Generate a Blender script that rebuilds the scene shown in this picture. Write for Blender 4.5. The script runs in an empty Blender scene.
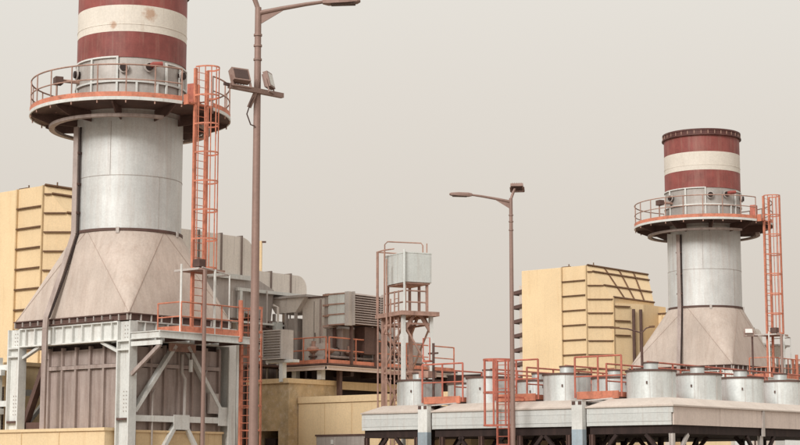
import bpy, bmesh, math, random
from mathutils import Vector, Matrix
random.seed(7)
R = math.radians
S = bpy.context.scene
COL = S.collection

# ------------------------------------------------------------------ camera
PITCH = 8.1
FPX = 1750.0
CAMZ = 1.6
cam_d = bpy.data.cameras.new('camera')
cam = bpy.data.objects.new('camera', cam_d)
COL.objects.link(cam)
cam.location = (0, 0, CAMZ)
cam.rotation_euler = (R(90 + PITCH), 0, 0)
cam_d.sensor_width = 36
cam_d.lens = 36 * FPX / 800
cam_d.clip_start = 0.5
cam_d.clip_end = 6000
S.camera = cam

# ------------------------------------------------------------------ sky, sun, exposure
SUN_DIR = Vector((-0.42, -0.74, 0.52)).normalized()       # towards the sun
el = math.asin(SUN_DIR.z)
az = math.atan2(SUN_DIR.x, SUN_DIR.y)
w = bpy.data.worlds.new('World')
S.world = w
w.use_nodes = True
nt = w.node_tree
nt.nodes.clear()
sky = nt.nodes.new('ShaderNodeTexSky')
sky.sky_type = 'NISHITA'
sky.sun_disc = False
sky.sun_elevation = el
sky.sun_rotation = az
sky.dust_density = 8
sky.air_density = 1.0
b1 = nt.nodes.new('ShaderNodeBackground')
b1.inputs['Strength'].default_value = 0.05
nt.links.new(sky.outputs[0], b1.inputs['Color'])
# dust haze / thin overcast: an even pale beige layer with very soft clouding
tc = nt.nodes.new('ShaderNodeTexCoord')
ns = nt.nodes.new('ShaderNodeTexNoise')
ns.inputs['Scale'].default_value = 2.2
ns.inputs['Detail'].default_value = 2.0
nt.links.new(tc.outputs['Generated'], ns.inputs['Vector'])
sx = nt.nodes.new('ShaderNodeSeparateXYZ')
nt.links.new(tc.outputs['Generated'], sx.inputs[0])
ad = nt.nodes.new('ShaderNodeMath'); ad.operation = 'MULTIPLY_ADD'
nt.links.new(ns.outputs['Fac'], ad.inputs[0]); ad.inputs[1].default_value = 0.22
nt.links.new(sx.outputs['Z'], ad.inputs[2])
rp = nt.nodes.new('ShaderNodeValToRGB')
rp.color_ramp.elements[0].position = 0.06
rp.color_ramp.elements[0].color = (0.665, 0.590, 0.515, 1)
rp.color_ramp.elements[1].position = 0.42
rp.color_ramp.elements[1].color = (0.675, 0.650, 0.600, 1)
nt.links.new(ad.outputs[0], rp.inputs['Fac'])
b2 = nt.nodes.new('ShaderNodeBackground')
# overcast skies brighten from the horizon to the zenith
mz = nt.nodes.new('ShaderNodeMath'); mz.operation = 'MAXIMUM'; mz.inputs[1].default_value = 0.0
nt.links.new(sx.outputs['Z'], mz.inputs[0])
ms = nt.nodes.new('ShaderNodeMath'); ms.operation = 'MULTIPLY_ADD'
nt.links.new(mz.outputs[0], ms.inputs[0]); ms.inputs[1].default_value = 0.85; ms.inputs[2].default_value = 0.97
nt.links.new(ms.outputs[0], b2.inputs['Strength'])
nt.links.new(rp.outputs['Color'], b2.inputs['Color'])
mx = nt.nodes.new('ShaderNodeMixShader')
mx.inputs[0].default_value = 0.9
nt.links.new(b1.outputs[0], mx.inputs[1])
nt.links.new(b2.outputs[0], mx.inputs[2])
wo = nt.nodes.new('ShaderNodeOutputWorld')
nt.links.new(mx.outputs[0], wo.inputs['Surface'])

sd = bpy.data.lights.new('sun', 'SUN')
sd.energy = 2.2
sd.angle = R(18)
sd.color = (1.0, 0.985, 0.955)
sun = bpy.data.objects.new('sun', sd)
COL.objects.link(sun)
sun.location = (-40, -40, 60)
sun.rotation_euler = (-SUN_DIR).to_track_quat('-Z', 'Y').to_euler()

S.view_settings.view_transform = 'Standard'
S.view_settings.look = 'None'
S.view_settings.exposure = 0.10
S.view_settings.gamma = 1.0
S.view_settings.use_curve_mapping = False

# ------------------------------------------------------------------ materials
MATS = {}
def mat(name, col, rough=0.6, metal=0.0, var=0.12, scale=1.2, dirt=0.25, dirtcol=(0.16, 0.09, 0.06),
        streak=True, bump=0.0, spec=0.4, dcover=0.5, runs=0.3):
    """painted / clad metal: base colour with blotchy fading and run-down streaks of rust or dust"""
    m = bpy.data.materials.new(name)
    m.use_nodes = True
    t = m.node_tree
    bs = t.nodes['Principled BSDF']
    bs.inputs['Roughness'].default_value = rough
    bs.inputs['Metallic'].default_value = metal
    bs.inputs['Specular IOR Level'].default_value = spec
    g = t.nodes.new('ShaderNodeNewGeometry')
    n1 = t.nodes.new('ShaderNodeTexNoise')
    n1.inputs['Scale'].default_value = scale
    n1.inputs['Detail'].default_value = 6
    n1.inputs['Roughness'].default_value = 0.62
    t.links.new(g.outputs['Position'], n1.inputs['Vector'])
    mp = t.nodes.new('ShaderNodeMapping')
    mp.inputs['Scale'].default_value = (3.0, 3.0, 0.22 if streak else 3.0)
    t.links.new(g.outputs['Position'], mp.inputs['Vector'])
    n2 = t.nodes.new('ShaderNodeTexNoise')
    n2.inputs['Scale'].default_value = 1.3
    n2.inputs['Detail'].default_value = 8
    n2.inputs['Roughness'].default_value = 0.68
    t.links.new(mp.outputs[0], n2.inputs['Vector'])
    r1 = t.nodes.new('ShaderNodeValToRGB')
    r1.color_ramp.elements[0].position = 0.28
    r1.color_ramp.elements[1].position = 0.72
    lo = [max(0, c * (1 - var * 1.6)) for c in col]
    hi = [min(0.92, c * (1 + var)) for c in col]
    r1.color_ramp.elements[0].color = (*lo, 1)
    r1.color_ramp.elements[1].color = (*hi, 1)
    t.links.new(n1.outputs['Fac'], r1.inputs['Fac'])
    r2 = t.nodes.new('ShaderNodeMapRange')
    r2.inputs['From Min'].default_value = dcover
    r2.inputs['From Max'].default_value = dcover + 0.28
    r2.inputs['To Min'].default_value = 0
    r2.inputs['To Max'].default_value = dirt
    t.links.new(n2.outputs['Fac'], r2.inputs['Value'])
    mm = t.nodes.new('ShaderNodeMix')
    mm.data_type = 'RGBA'
    t.links.new(r2.outputs[0], mm.inputs['Factor'])
    t.links.new(r1.outputs['Color'], mm.inputs[6])
    mm.inputs[7].default_value = (*dirtcol, 1)
    # thin run-down streaks
    mp3 = t.nodes.new('ShaderNodeMapping')
    mp3.inputs['Scale'].default_value = (8.0, 8.0, 0.45 if streak else 6.0)
    mp3.inputs['Location'].default_value = (3.1, 7.7, 1.3)
    t.links.new(g.outputs['Position'], mp3.inputs['Vector'])
    n3 = t.nodes.new('ShaderNodeTexNoise')
    n3.inputs['Scale'].default_value = 1.0
    n3.inputs['Detail'].default_value = 4
    t.links.new(mp3.outputs[0], n3.inputs['Vector'])
    r3 = t.nodes.new('ShaderNodeMapRange')
    r3.inputs['From Min'].default_value = 0.57
    r3.inputs['From Max'].default_value = 0.72
    r3.inputs['To Max'].default_value = runs
    t.links.new(n3.outputs['Fac'], r3.inputs['Value'])
    m3 = t.nodes.new('ShaderNodeMix'); m3.data_type = 'RGBA'
    t.links.new(r3.outputs[0], m3.inputs['Factor'])
    t.links.new(mm.outputs[2], m3.inputs[6])
    m3.inputs[7].default_value = (*[c * 0.8 for c in dirtcol], 1)
    # fine speckle and a slight difference from piece to piece
    n4 = t.nodes.new('ShaderNodeTexNoise')
    n4.inputs['Scale'].default_value = 14
    n4.inputs['Detail'].default_value = 3
    t.links.new(g.outputs['Position'], n4.inputs['Vector'])
    oi = t.nodes.new('ShaderNodeObjectInfo')
    r4 = t.nodes.new('ShaderNodeMapRange')
    r4.inputs['From Min'].default_value = 0.3; r4.inputs['From Max'].default_value = 0.7
    r4.inputs['To Min'].default_value = 0.93; r4.inputs['To Max'].default_value = 1.05
    t.links.new(n4.outputs['Fac'], r4.inputs['Value'])
    r5 = t.nodes.new('ShaderNodeMapRange')
    r5.inputs['To Min'].default_value = 0.93; r5.inputs['To Max'].default_value = 1.06
    t.links.new(oi.outputs['Random'], r5.inputs['Value'])
    ml = t.nodes.new('ShaderNodeMath'); ml.operation = 'MULTIPLY'
    t.links.new(r4.outputs[0], ml.inputs[0]); t.links.new(r5.outputs[0], ml.inputs[1])
    hs = t.nodes.new('ShaderNodeHueSaturation')
    t.links.new(ml.outputs[0], hs.inputs['Value'])
    t.links.new(m3.outputs[2], hs.inputs['Color'])
    t.links.new(hs.outputs[0], bs.inputs['Base Color'])
    if bump > 0:
        bp = t.nodes.new('ShaderNodeBump')
        bp.inputs['Strength'].default_value = bump
        bp.inputs['Distance'].default_value = 0.05
        t.links.new(n1.outputs['Fac'], bp.inputs['Height'])
        t.links.new(bp.outputs[0], bs.inputs['Normal'])
    MATS[name] = m
    return m

mat('aluminium_cladding', (0.655, 0.665, 0.655), 0.56, 0.3, 0.12, 0.55, 0.5, (0.50, 0.42, 0.38), dcover=0.45, bump=0.06, runs=0.14)
mat('weathered_cladding', (0.47, 0.44, 0.415), 0.55, 0.3, 0.12, 1.2, 0.45, (0.36, 0.28, 0.24), dcover=0.45)
mat('hood_seam', (0.40, 0.31, 0.26), 0.7)
mat('slat_mauve', (0.50, 0.41, 0.37), 0.6, 0.1)
mat('beige_cone', (0.57, 0.48, 0.42), 0.7, 0.0, 0.10, 0.6, 0.5, (0.40, 0.30, 0.245), dcover=0.45, bump=0.18, runs=0.22)
mat('red_paint', (0.26, 0.070, 0.060), 0.55, 0, 0.22, 1.1, 0.6, (0.36, 0.19, 0.15), dcover=0.5, runs=0.45)
mat('dark_red', (0.10, 0.035, 0.03), 0.6, 0, 0.2, 2, 0.5, (0.18, 0.10, 0.08))
mat('white_band', (0.74, 0.68, 0.60), 0.55, 0, 0.06, 1.0, 0.4, (0.50, 0.33, 0.22), dcover=0.6, runs=0.2)
mat('orange_paint', (0.62, 0.225, 0.14), 0.6, 0, 0.18, 2.2, 0.6, (0.28, 0.11, 0.07), dcover=0.46, runs=0.45, streak=False)
mat('red_orange', (0.53, 0.16, 0.11), 0.6, 0, 0.18, 2.2, 0.6, (0.24, 0.09, 0.06), dcover=0.46, runs=0.45, streak=False)
mat('yellow_panel', (0.80, 0.61, 0.375), 0.6, 0, 0.05, 0.4, 0.25, (0.66, 0.42, 0.20), runs=0.22)
mat('yellow_rib', (0.155, 0.082, 0.042), 0.7, 0, 0.2, 3, 0.4, (0.10, 0.05, 0.03))
mat('yellow_wall', (0.66, 0.49, 0.29), 0.75, 0, 0.07, 0.8, 0.4, (0.48, 0.30, 0.15))
mat('white_steel', (0.69, 0.695, 0.67), 0.55, 0.0, 0.08, 1.5, 0.4, (0.48, 0.38, 0.32), dcover=0.52)
mat('grey_steel', (0.52, 0.475, 0.445), 0.6, 0.1, 0.1, 1.5, 0.35, (0.30, 0.21, 0.17))
mat('blue_grey', (0.33, 0.40, 0.45), 0.6, 0.0, 0.1, 1.5, 0.3, (0.35, 0.28, 0.24))
mat('brown_casing', (0.42, 0.345, 0.315), 0.65, 0.1, 0.12, 1.0, 0.6, (0.19, 0.12, 0.10), dcover=0.42)
mat('brown_steel', (0.125, 0.072, 0.06), 0.7, 0.1, 0.2, 2.0, 0.5, (0.09, 0.045, 0.035))
mat('shade_dark_steel', (0.028, 0.015, 0.013), 0.75, 0.0, 0.2, 2.0, 0.4, (0.09, 0.05, 0.04))  # near-black red-brown; shade under decks and in gaps is put into the colour
mat('rust_steel', (0.44, 0.275, 0.22), 0.7, 0.1, 0.18, 3.0, 0.5, (0.16, 0.075, 0.05))
mat('pole_paint', (0.29, 0.19, 0.16), 0.55, 0.2, 0.08, 1.5, 0.35, (0.17, 0.10, 0.08))
mat('lamp_dark', (0.085, 0.05, 0.043), 0.5, 0.2, 0.1, 3, 0.2)
mat('duct_grey', (0.76, 0.70, 0.64), 0.6, 0.1, 0.05, 0.8, 0.3, (0.34, 0.28, 0.25))
mat('duct_rib', (0.24, 0.19, 0.17), 0.6, 0.1, 0.1, 2, 0.3)
mat('silver_fan', (0.70, 0.735, 0.73), 0.40, 0.45, 0.10, 0.9, 0.5, (0.42, 0.36, 0.32), dcover=0.46, bump=0.08, runs=0.35)
mat('hood_beige', (0.56, 0.485, 0.43), 0.7, 0.0, 0.07, 1.0, 0.4, (0.46, 0.36, 0.29))
mat('fascia_white', (0.565, 0.58, 0.565), 0.6, 0.0, 0.05, 0.9, 0.4, (0.50, 0.42, 0.37))
mat('fascia_shaded', (0.65, 0.545, 0.485), 0.6, 0.0, 0.05, 0.9, 0.4, (0.42, 0.33, 0.30))  # the fascia's warm shade-side tone as a colour; also on deck edge beams
mat('tank_white', (0.68, 0.71, 0.69), 0.5, 0.1, 0.06, 1.2, 0.5, (0.45, 0.38, 0.32), dcover=0.52)
mat('patchy_plaster', (0.52, 0.38, 0.22), 0.9, 0.0, 0.22, 1.6, 0.8, (0.66, 0.56, 0.44), streak=False, bump=0.2)
mat('ground_concrete', (0.27, 0.225, 0.185), 0.9, 0.0, 0.15, 0.15, 0.4, (0.25, 0.20, 0.16), streak=False)
mat('red_box', (0.36, 0.085, 0.07), 0.5, 0, 0.1, 3, 0.2)
mat('leaf', (0.06, 0.07, 0.03), 0.7, 0, 0.4, 8, 0.2)
mat('glass_pale', (0.55, 0.52, 0.47), 0.25, 0, 0.05, 2, 0.1)
mat('dirty_grey_panel', (0.46, 0.41, 0.38), 0.6, 0.1, 0.08, 1.2, 0.3)

def stain(m, centre, rad, colr):
    """one blotch of rust around a point, broken up by noise"""
    t = m.node_tree; bs = t.nodes['Principled BSDF']
    src = bs.inputs['Base Color'].links[0].from_socket
    g = t.nodes.new('ShaderNodeNewGeometry')
    d = t.nodes.new('ShaderNodeVectorMath'); d.operation = 'DISTANCE'
    t.links.new(g.outputs['Position'], d.inputs[0]); d.inputs[1].default_value = centre
    n = t.nodes.new('ShaderNodeTexNoise'); n.inputs['Scale'].default_value = 5.5; n.inputs['Detail'].default_value = 8; n.inputs['Roughness'].default_value = .75
    t.links.new(g.outputs['Position'], n.inputs['Vector'])
    r = t.nodes.new('ShaderNodeMapRange'); r.inputs['From Min'].default_value = rad; r.inputs['From Max'].default_value = 0
    t.links.new(d.outputs['Value'], r.inputs['Value'])
    a = t.nodes.new('ShaderNodeMath'); a.operation = 'MULTIPLY'; t.links.new(r.outputs[0], a.inputs[0]); t.links.new(n.outputs['Fac'], a.inputs[1])
    q = t.nodes.new('ShaderNodeMapRange'); q.inputs['From Min'].default_value = .20; q.inputs['From Max'].default_value = .36; q.inputs['To Max'].default_value = .7
    t.links.new(a.outputs[0], q.inputs['Value'])
    x = t.nodes.new('ShaderNodeMix'); x.data_type = 'RGBA'
    t.links.new(q.outputs[0], x.inputs['Factor']); t.links.new(src, x.inputs[6]); x.inputs[7].default_value = (*colr, 1)
    t.links.new(x.outputs[2], bs.inputs['Base Color'])
stain(MATS['white_band'], (-9.55, 64.95, 18.85), .55, (.42, .22, .12))
stain(MATS['white_band'], (-10.9, 64.75, 18.4), .3, (.42, .22, .12))

# ------------------------------------------------------------------ mesh builder
class MB:
    def __init__(s):
        s.v = []; s.f = []
    def add(s, vs, fs):
        o = len(s.v)
        s.v += [tuple(p) for p in vs]
        s.f += [tuple(i + o for i in f) for f in fs]
        return s
    def box(s, a, b):
        x0, y0, z0 = a; x1, y1, z1 = b
        x0, x1 = min(x0, x1), max(x0, x1); y0, y1 = min(y0, y1), max(y0, y1); z0, z1 = min(z0, z1), max(z0, z1)
        return s.add([(x0,y0,z0),(x1,y0,z0),(x1,y1,z0),(x0,y1,z0),(x0,y0,z1),(x1,y0,z1),(x1,y1,z1),(x0,y1,z1)],
                     [(0,3,2,1),(4,5,6,7),(0,1,5,4),(1,2,6,5),(2,3,7,6),(3,0,4,7)])
    def bar(s, p, q, wd, ht, up=(0, 0, 1)):
        """rectangular bar from p to q; wd sideways, ht along up"""
        p = Vector(p); q = Vector(q); d = (q - p).normalized(); up = Vector(up)
        if abs(d.dot(up)) > 0.98: up = Vector((1, 0, 0))
        sd_ = d.cross(up).normalized(); u2 = sd_.cross(d).normalized()
        vs = []
        for c in (p, q):
            for a, b in ((-1,-1),(1,-1),(1,1),(-1,1)):
                vs.append(c + sd_ * (a * wd / 2) + u2 * (b * ht / 2))
        return s.add(vs, [(0,3,2,1),(4,5,6,7),(0,1,5,4),(1,2,6,5),(2,3,7,6),(3,0,4,7)])
    def hbeam(s, p, q, wd, ht, up=(0, 0, 1), t=0.045):
        """I section: flanges perpendicular to up, web along up"""
        p = Vector(p); q = Vector(q); d = (q - p).normalized(); u = Vector(up)
        u = (u - d * u.dot(d)).normalized()
        o = u * (ht / 2 - t / 2)
        s.bar(p + o, q + o, wd, t, u); s.bar(p - o, q - o, wd, t, u)
        s.bar(p, q, t, ht - 2 * t, u)
        return s
    def tube(s, pts, r, n=8, closed=False, r1=None):
        pts = [Vector(p) for p in pts]; m = len(pts)
        rings = []
        prev = None
        for i, p in enumerate(pts):
            a = pts[(i - 1) % m] if (closed or i > 0) else p
            b = pts[(i + 1) % m] if (closed or i < m - 1) else p
            d = (b - a).normalized()
            if prev is None:
                ref = Vector((0, 0, 1)) if abs(d.z) < 0.9 else Vector((1, 0, 0))
                x = d.cross(ref).normalized()
            else:
                x = (prev - d * prev.dot(d)).normalized()
            prev = x
            y = d.cross(x)
            rr = r if r1 is None else r + (r1 - r) * i / (m - 1)
            rings.append([p + (x * math.cos(2*math.pi*k/n) + y * math.sin(2*math.pi*k/n)) * rr for k in range(n)])
        vs = [v for ring in rings for v in ring]; fs = []
        mm = m if closed else m - 1
        for i in range(mm):
            j = (i + 1) % m
            for k in range(n):
                l = (k + 1) % n
                fs.append((i*n+k, j*n+k, j*n+l, i*n+l))
        if not closed:
            fs.append(tuple(range(n))); fs.append(tuple((m-1)*n + k for k in reversed(range(n))))
        return s.add(vs, fs)
    def lathe(s, prof, n=64, c=(0, 0), a0=0.0, a1=2*math.pi, caps=False):
        """profile of (r, z) turned about the vertical through c"""
        full = abs(a1 - a0 - 2*math.pi) < 1e-6
        cols = n if full else n + 1
        vs = []
        for i in range(cols):
            a = a0 + (a1 - a0) * i / n
            for r, z in prof:
                vs.append((c[0] + r*math.cos(a), c[1] + r*math.sin(a), z))
        m = len(prof); fs = []
        for i in range(n):
            j = (i + 1) % cols
            for k in range(m - 1):
                fs.append((i*m+k, j*m+k, j*m+k+1, i*m+k+1))
        if caps and not full:
            fs.append(tuple(range(m))); fs.append(tuple((cols-1)*m + k for k in reversed(range(m))))
        return s.add(vs, fs)
    def prism(s, poly, z0, z1):
        n = len(poly)
        vs = [(x, y, z0) for x, y in poly] + [(x, y, z1) for x, y in poly]
        fs = [tuple(reversed(range(n))), tuple(range(n, 2*n))]
        fs += [(i, (i+1) % n, n + (i+1) % n, n + i) for i in range(n)]
        return s.add(vs, fs)
    def extr(s, poly3, off):
        """solid from a planar 3-d polygon pushed by off"""
        n = len(poly3); off = Vector(off)
        vs = [Vector(p) for p in poly3] + [Vector(p) + off for p in poly3]
        fs = [tuple(reversed(range(n))), tuple(range(n, 2*n))]
        fs += [(i, (i+1) % n, n + (i+1) % n, n + i) for i in range(n)]
        return s.add(vs, fs)
    def mesh(s, name, m, smooth=True):
        me = bpy.data.meshes.new(name)
        me.from_pydata(s.v, [], s.f)
        bm = bmesh.new(); bm.from_mesh(me)
        bmesh.ops.recalc_face_normals(bm, faces=bm.faces)
        bm.to_mesh(me); bm.free()
        me.materials.append(MATS[m])
        if smooth:
            for p in me.polygons: p.use_smooth = True
            me.set_sharp_from_angle(angle=R(32))
        return me
    def build(s, name, m, parent=None, loc=None, rotz=None, label=None, smooth=True):
        return link(name, s.mesh(name, m, smooth), parent, loc, rotz, label)

def link(name, me, parent=None, loc=None, rotz=None, label=None):
    o = bpy.data.objects.new(name, me)
    COL.objects.link(o)
    if parent: o.parent = parent
    if loc is not None: o.location = loc
    if rotz is not None: o.rotation_euler = (0, 0, rotz)
    if label: o['label'] = label
    return o
def thing(name, label, cat, loc=(0, 0, 0), rotz=0, group=None):
    o = link(name, None, None, loc, rotz)
    o.empty_display_size = 0.3
    return tag(o, label, cat, group)
def tag(o, label, cat, group=None):
    o['label'] = label; o['category'] = cat; o['kind'] = 'thing'
    if group: o['group'] = group
    return o
def copy_tree(o, parent=None):
    c = o.copy(); COL.objects.link(c); c.parent = parent
    for ch in list(o.children): copy_tree(ch, c)
    return c
def at(px, py, Y):
    """world point seen at photo pixel (px, py) on the vertical plane y = Y"""
    p = R(PITCH); a = (px - 400) / FPX; b = (222.5 - py) / FPX
    d = Vector((a, math.cos(p) - b * math.sin(p), math.sin(p) + b * math.cos(p)))
    k = Y / d.y
    return Vector((d.x * k, Y, CAMZ + d.z * k))
PHI = R(-40)                       # the plant grid: local x runs right and nearer, local y right and away
EX = Vector((math.cos(PHI), math.sin(PHI), 0)); EY = Vector((-math.sin(PHI), math.cos(PHI), 0))
def arc(r, z, a0, a1, n, c=(0, 0)):
    return [(c[0] + r*math.cos(a0 + (a1-a0)*i/n), c[1] + r*math.sin(a0 + (a1-a0)*i/n), z) for i in range(n + 1)]

def railing(parent, pts, h=1.1, m='orange_paint', spacing=1.2, r=0.024, toe=True, toe_h=0.16, mids=(0.52,), toe_m=None):
    """guard rail along a polyline of floor points: rails and toe board along it, every post its own piece"""
    pts = [Vector(p) for p in pts]
    up = Vector((0, 0, h))
    MB().tube([p + up for p in pts], r, 6).build('handrail', m, parent)
    for f in mids: MB().tube([p + up * f for p in pts], r * 0.85, 6).build('mid_rail', m, parent)
    if toe:
        b = MB()
        for p, q in zip(pts, pts[1:]):
            b.bar(p + Vector((0,0,toe_h/2 + .004)), q + Vector((0,0,toe_h/2 + .004)), 0.02, toe_h)
        b.build('toe_board', toe_m or m, parent)
    pm = MB().tube([(0,0,0), (0,0,h)], r * 1.05, 6).mesh('rail_post', m)
    seen = []
    for p, q in zip(pts, pts[1:]):
        L = (q - p).length; n = max(1, round(L / spacing))
        for i in range(n + 1):
            c = p.lerp(q, i / n)
            if all((c - s_).length > 0.25 * spacing for s_ in seen):
                seen.append(c)
                link('rail_post', pm, parent, c)
def ladder(parent_thing, base, top_z, along, out, wid=0.6, cage_from=2.2, m='orange_paint', cage_r=0.4, hoop_gap=1.05,
           stile=(0.07, 0.12), name='caged_ladder', nbars=5, rung_gap=0.28, cage_top=None, bar_r=0.016):
    """caged ladder part with stiles, rungs, hoops and cage bars as sub-parts; base point between the stiles"""
    base = Vector(base); along = Vector(along).normalized(); out = Vector(out).normalized()
    L = link(name, None, parent_thing)
    for sgn in (-1, 1):
        c = base + along * (sgn * wid / 2)
        MB().bar(c, Vector((c.x, c.y, top_z)), stile[0], stile[1], out).build('stile', m, L)
    rm = MB().tube([-along * wid / 2, along * wid / 2], 0.014, 5).mesh('rung', m)
    z = base.z + 0.3
    while z < top_z - 0.1:
        link('rung', rm, L, (base.x, base.y, z)); z += rung_gap
    # hoop outline: horseshoe
    def hp(a):
        a = math.pi * a
        return along * (-math.cos(a) * cage_r ) + out * (0.18 + math.sin(a) * (cage_r + 0.16))
    path = [along * (-wid / 2)] + [hp(i / 12) for i in range(13)] + [along * (wid / 2)]
    hm = MB()
    for p, q in zip(path, path[1:]): hm.bar(p, q, 0.014, 0.06)
    hme = hm.mesh('cage_hoop', m)
    ct = cage_top or top_z
    nh = max(1, round((ct - base.z - cage_from) / hoop_gap))
    for i in range(nh + 1):
        link('cage_hoop', hme, L, (base.x, base.y, base.z + cage_from + (ct - base.z - cage_from) * i / nh))
    for i in range(nbars):
        p = hp((i + 0.6) / (nbars + 0.2)) * 0.985 + Vector((base.x, base.y, 0))
        MB().tube([(p.x, p.y, base.z + cage_from), (p.x, p.y, ct)], bar_r, 5).build('cage_bar', m, L)
    return L

# ------------------------------------------------------------------ ground
g = MB().add([(-3000,-500,0),(3000,-500,0),(3000,5000,0),(-3000,5000,0)], [(0,1,2,3)]).build('ground', 'ground_concrete')
g['kind'] = 'structure'

# ------------------------------------------------------------------ exhaust stack
STK_L = Vector((-10.47, 66.8, 0))
STK_R = Vector((17.07, 97.5, 0))
def make_stack():
    t = thing('exhaust_stack', '', 'smokestack', STK_L, PHI)
    Rc = 2.03
    # frame: four H columns, ring beams
    FX0, FX1, FY0, FY1 = -3.85, 3.2, -2.6, 2.75
    fr = link('support_frame', None, t)
    for cx in (FX0 + 0.36, FX1 - 0.36):
        for cy in (FY0 + 0.18, FY1 - 0.18):
            cb = MB().hbeam((cx, cy, 0), (cx, cy, 6.98), 0.36, 0.72, (1, 0, 0), 0.06)
            c = cb.build('column', 'white_steel', fr)
    for (cx, cy) in ((FX1 - 0.36, FY0 + 0.18), (FX0 + 0.36, FY0 + 0.18)):
        MB().box((cx-.30, cy-.178, 5.92), (cx+.30, cy+.1, 5.98)).build('stiffener_plate', 'white_steel', fr)
        MB().box((cx-.30, cy-.178, 6.24), (cx+.30, cy+.1, 6.30)).build('stiffener_plate', 'white_steel', fr)
        MB().box((cx-.30, cy-.178, 3.42), (cx+.30, cy+.1, 3.50)).build('stiffener_plate', 'brown_steel', fr)
    zb0, zb1 = 6.29, 7.0
    zm = (zb0 + zb1) / 2
    for y, nm in ((FY0 + 0.16, 'f'), (FY1 - 0.16, 'b')):
        MB().hbeam((FX0 + .72, y, zm), (FX1 - .72, y, zm), 0.30, zb1 - zb0, (0, 0, 1), 0.05).build('ring_beam', 'white_steel', fr)
    for x in (FX0 + 0.16, FX1 - 0.16):
        MB().hbeam((x, FY0 + .37, zm), (x, FY1 - .37, zm), 0.30, zb1 - zb0, (0, 0, 1), 0.05).build('ring_beam', 'white_steel', fr)
    stf = MB().box((-0.022, -0.12, zb0 + .05), (0.022, 0, zb1 - .05)).mesh('stiffener_plate', 'white_steel')
    for i in range(10):
        x = FX0 + 1.05 + i * (FX1 - FX0 - 2.1) / 9
        link('stiffener_plate', stf, fr, (x, FY0 + 0.135, 0))
    for i in range(8):
        y = FY0 + 0.75 + i * (FY1 - FY0 - 1.5) / 7
        link('stiffener_plate', stf, fr, (FX1 - 0.135, y, 0), R(90))
    # knee braces and cross bracing
    for x0, x1 in ((FX0 + .75, FX0 + 1.75), (FX1 - .75, FX1 - 1.75)):
        MB().bar((x0, FY0 + .2, 5.88), (x1, FY0 + .2, 6.28), 0.16, 0.10).build('knee_brace', 'white_steel', fr)
    px = FX1 - 0.2
    MB().bar((px, FY0 + .40, 3.5), (px, FY1 - .4, 3.5), 0.16, 0.22).build('tie_beam', 'white_steel', fr)
    MB().bar((px, -0.25, 6.2), (px, FY0 + .42, 3.75), 0.14, 0.24, (1,0,0)).build('diagonal_brace', 'white_steel', fr)
    MB().bar((px, 0.35, 6.2), (px, FY1 - .45, 3.62), 0.14, 0.24, (1,0,0)).build('diagonal_brace', 'white_steel', fr)
    MB().bar((px, -0.1, 3.38), (px, -1.75, 1.0), 0.14, 0.22, (1,0,0)).build('diagonal_brace', 'white_steel', fr)
    MB().bar((px, 0.25, 3.38), (px, 1.9, 1.0), 0.14, 0.22, (1,0,0)).build('diagonal_brace', 'white_steel', fr)
    MB().box((px + .08, -0.62, 5.98), (px + .12, 0.72, 6.28)).build('gusset_plate', 'rust_steel', fr)
    MB().box((px + .085, -0.32, 3.12), (px + .12, 0.46, 3.66)).build('gusset_plate', 'white_steel', fr)
    MB().box((px + .085, FY1 - .8, 3.3), (px + .12, FY1 - .2, 4.0)).build('gusset_plate', 'white_steel', fr)
    # bracing on the far sides, seen through the open bay
    MB().bar((FX0 + .7, FY1 - .4, 3.2), (-2.0, FY1 - .4, 6.1), 0.2, 0.26).build('diagonal_brace', 'brown_steel', fr)
    MB().bar((FX0 + .5, FY0 + .5, 3.2), (-2.1, FY0 + .55, 5.85), 0.2, 0.26, (0, 1, 0)).build('diagonal_brace', 'brown_steel', fr)
    MB().bar((FX0 + .3, FY0 + .8, 3.4), (FX0 + .3, 0.6, 5.9), 0.14, 0.16, (1,0,0)).build('diagonal_brace', 'white_steel', fr)
    MB().bar((FX0 + .3, FY1 - .6, 3.4), (FX0 + .3, 0.5, 5.9), 0.14, 0.16, (1,0,0)).build('diagonal_brace', 'white_steel', fr)
    MB().bar((FX0 + .72, FY0 + .5, 3.32), (-2.05, FY0 + .5, 3.32), 0.16, 0.24).build('tie_beam', 'brown_steel', fr)
    MB().bar((FX0 + .3, FY0 + .4, 4.6), (FX0 + .3, FY1 - .4, 4.6), 0.16, 0.24).build('tie_beam', 'white_steel', fr)
    # casing between the columns, panel by panel
    cs = link('casing', None, t)
    X0, X1, Y0, Y1 = -2.0, 2.75, -1.95, 2.2
    MB().box((X0 + .04, Y0 + .04, 0.0), (X1 - .04, Y1 - .04, 6.28)).build('casing_shell', 'shade_dark_steel', cs)
    nx = 6; wx = (X1 - X0) / nx
    ny = 6; wy = (Y1 - Y0) / ny
    rows = ((0.4, 5.35), (5.53, 6.1))
    for (z0, z1) in rows:
        pm_x = MB().box((0.055, -0.03, z0), (wx - 0.055, 0.035, z1)).mesh('casing_panel', 'brown_casing')
        pm_y = MB().box((-0.035, 0.055, z0), (0.03, wy - 0.055, z1)).mesh('casing_panel', 'brown_casing')
        for i in range(nx): link('casing_panel', pm_x, cs, (X0 + i*wx, Y0, 0))
        for i in range(ny): link('casing_panel', pm_y, cs, (X1, Y0 + i*wy, 0))
    rbx = MB().box((-0.05, -0.14, 0.3), (0.05, 0.03, 6.2)).mesh('casing_rib', 'brown_casing')
    rby = MB().box((-0.03, -0.05, 0.3), (0.14, 0.05, 6.2)).mesh('casing_rib', 'brown_casing')
    for i in range(nx + 1): link('casing_rib', rbx, cs, (X0 + i*wx, Y0, 0))
    for i in range(1, ny + 1): link('casing_rib', rby, cs, (X1, Y0 + i*wy, 0))
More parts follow.
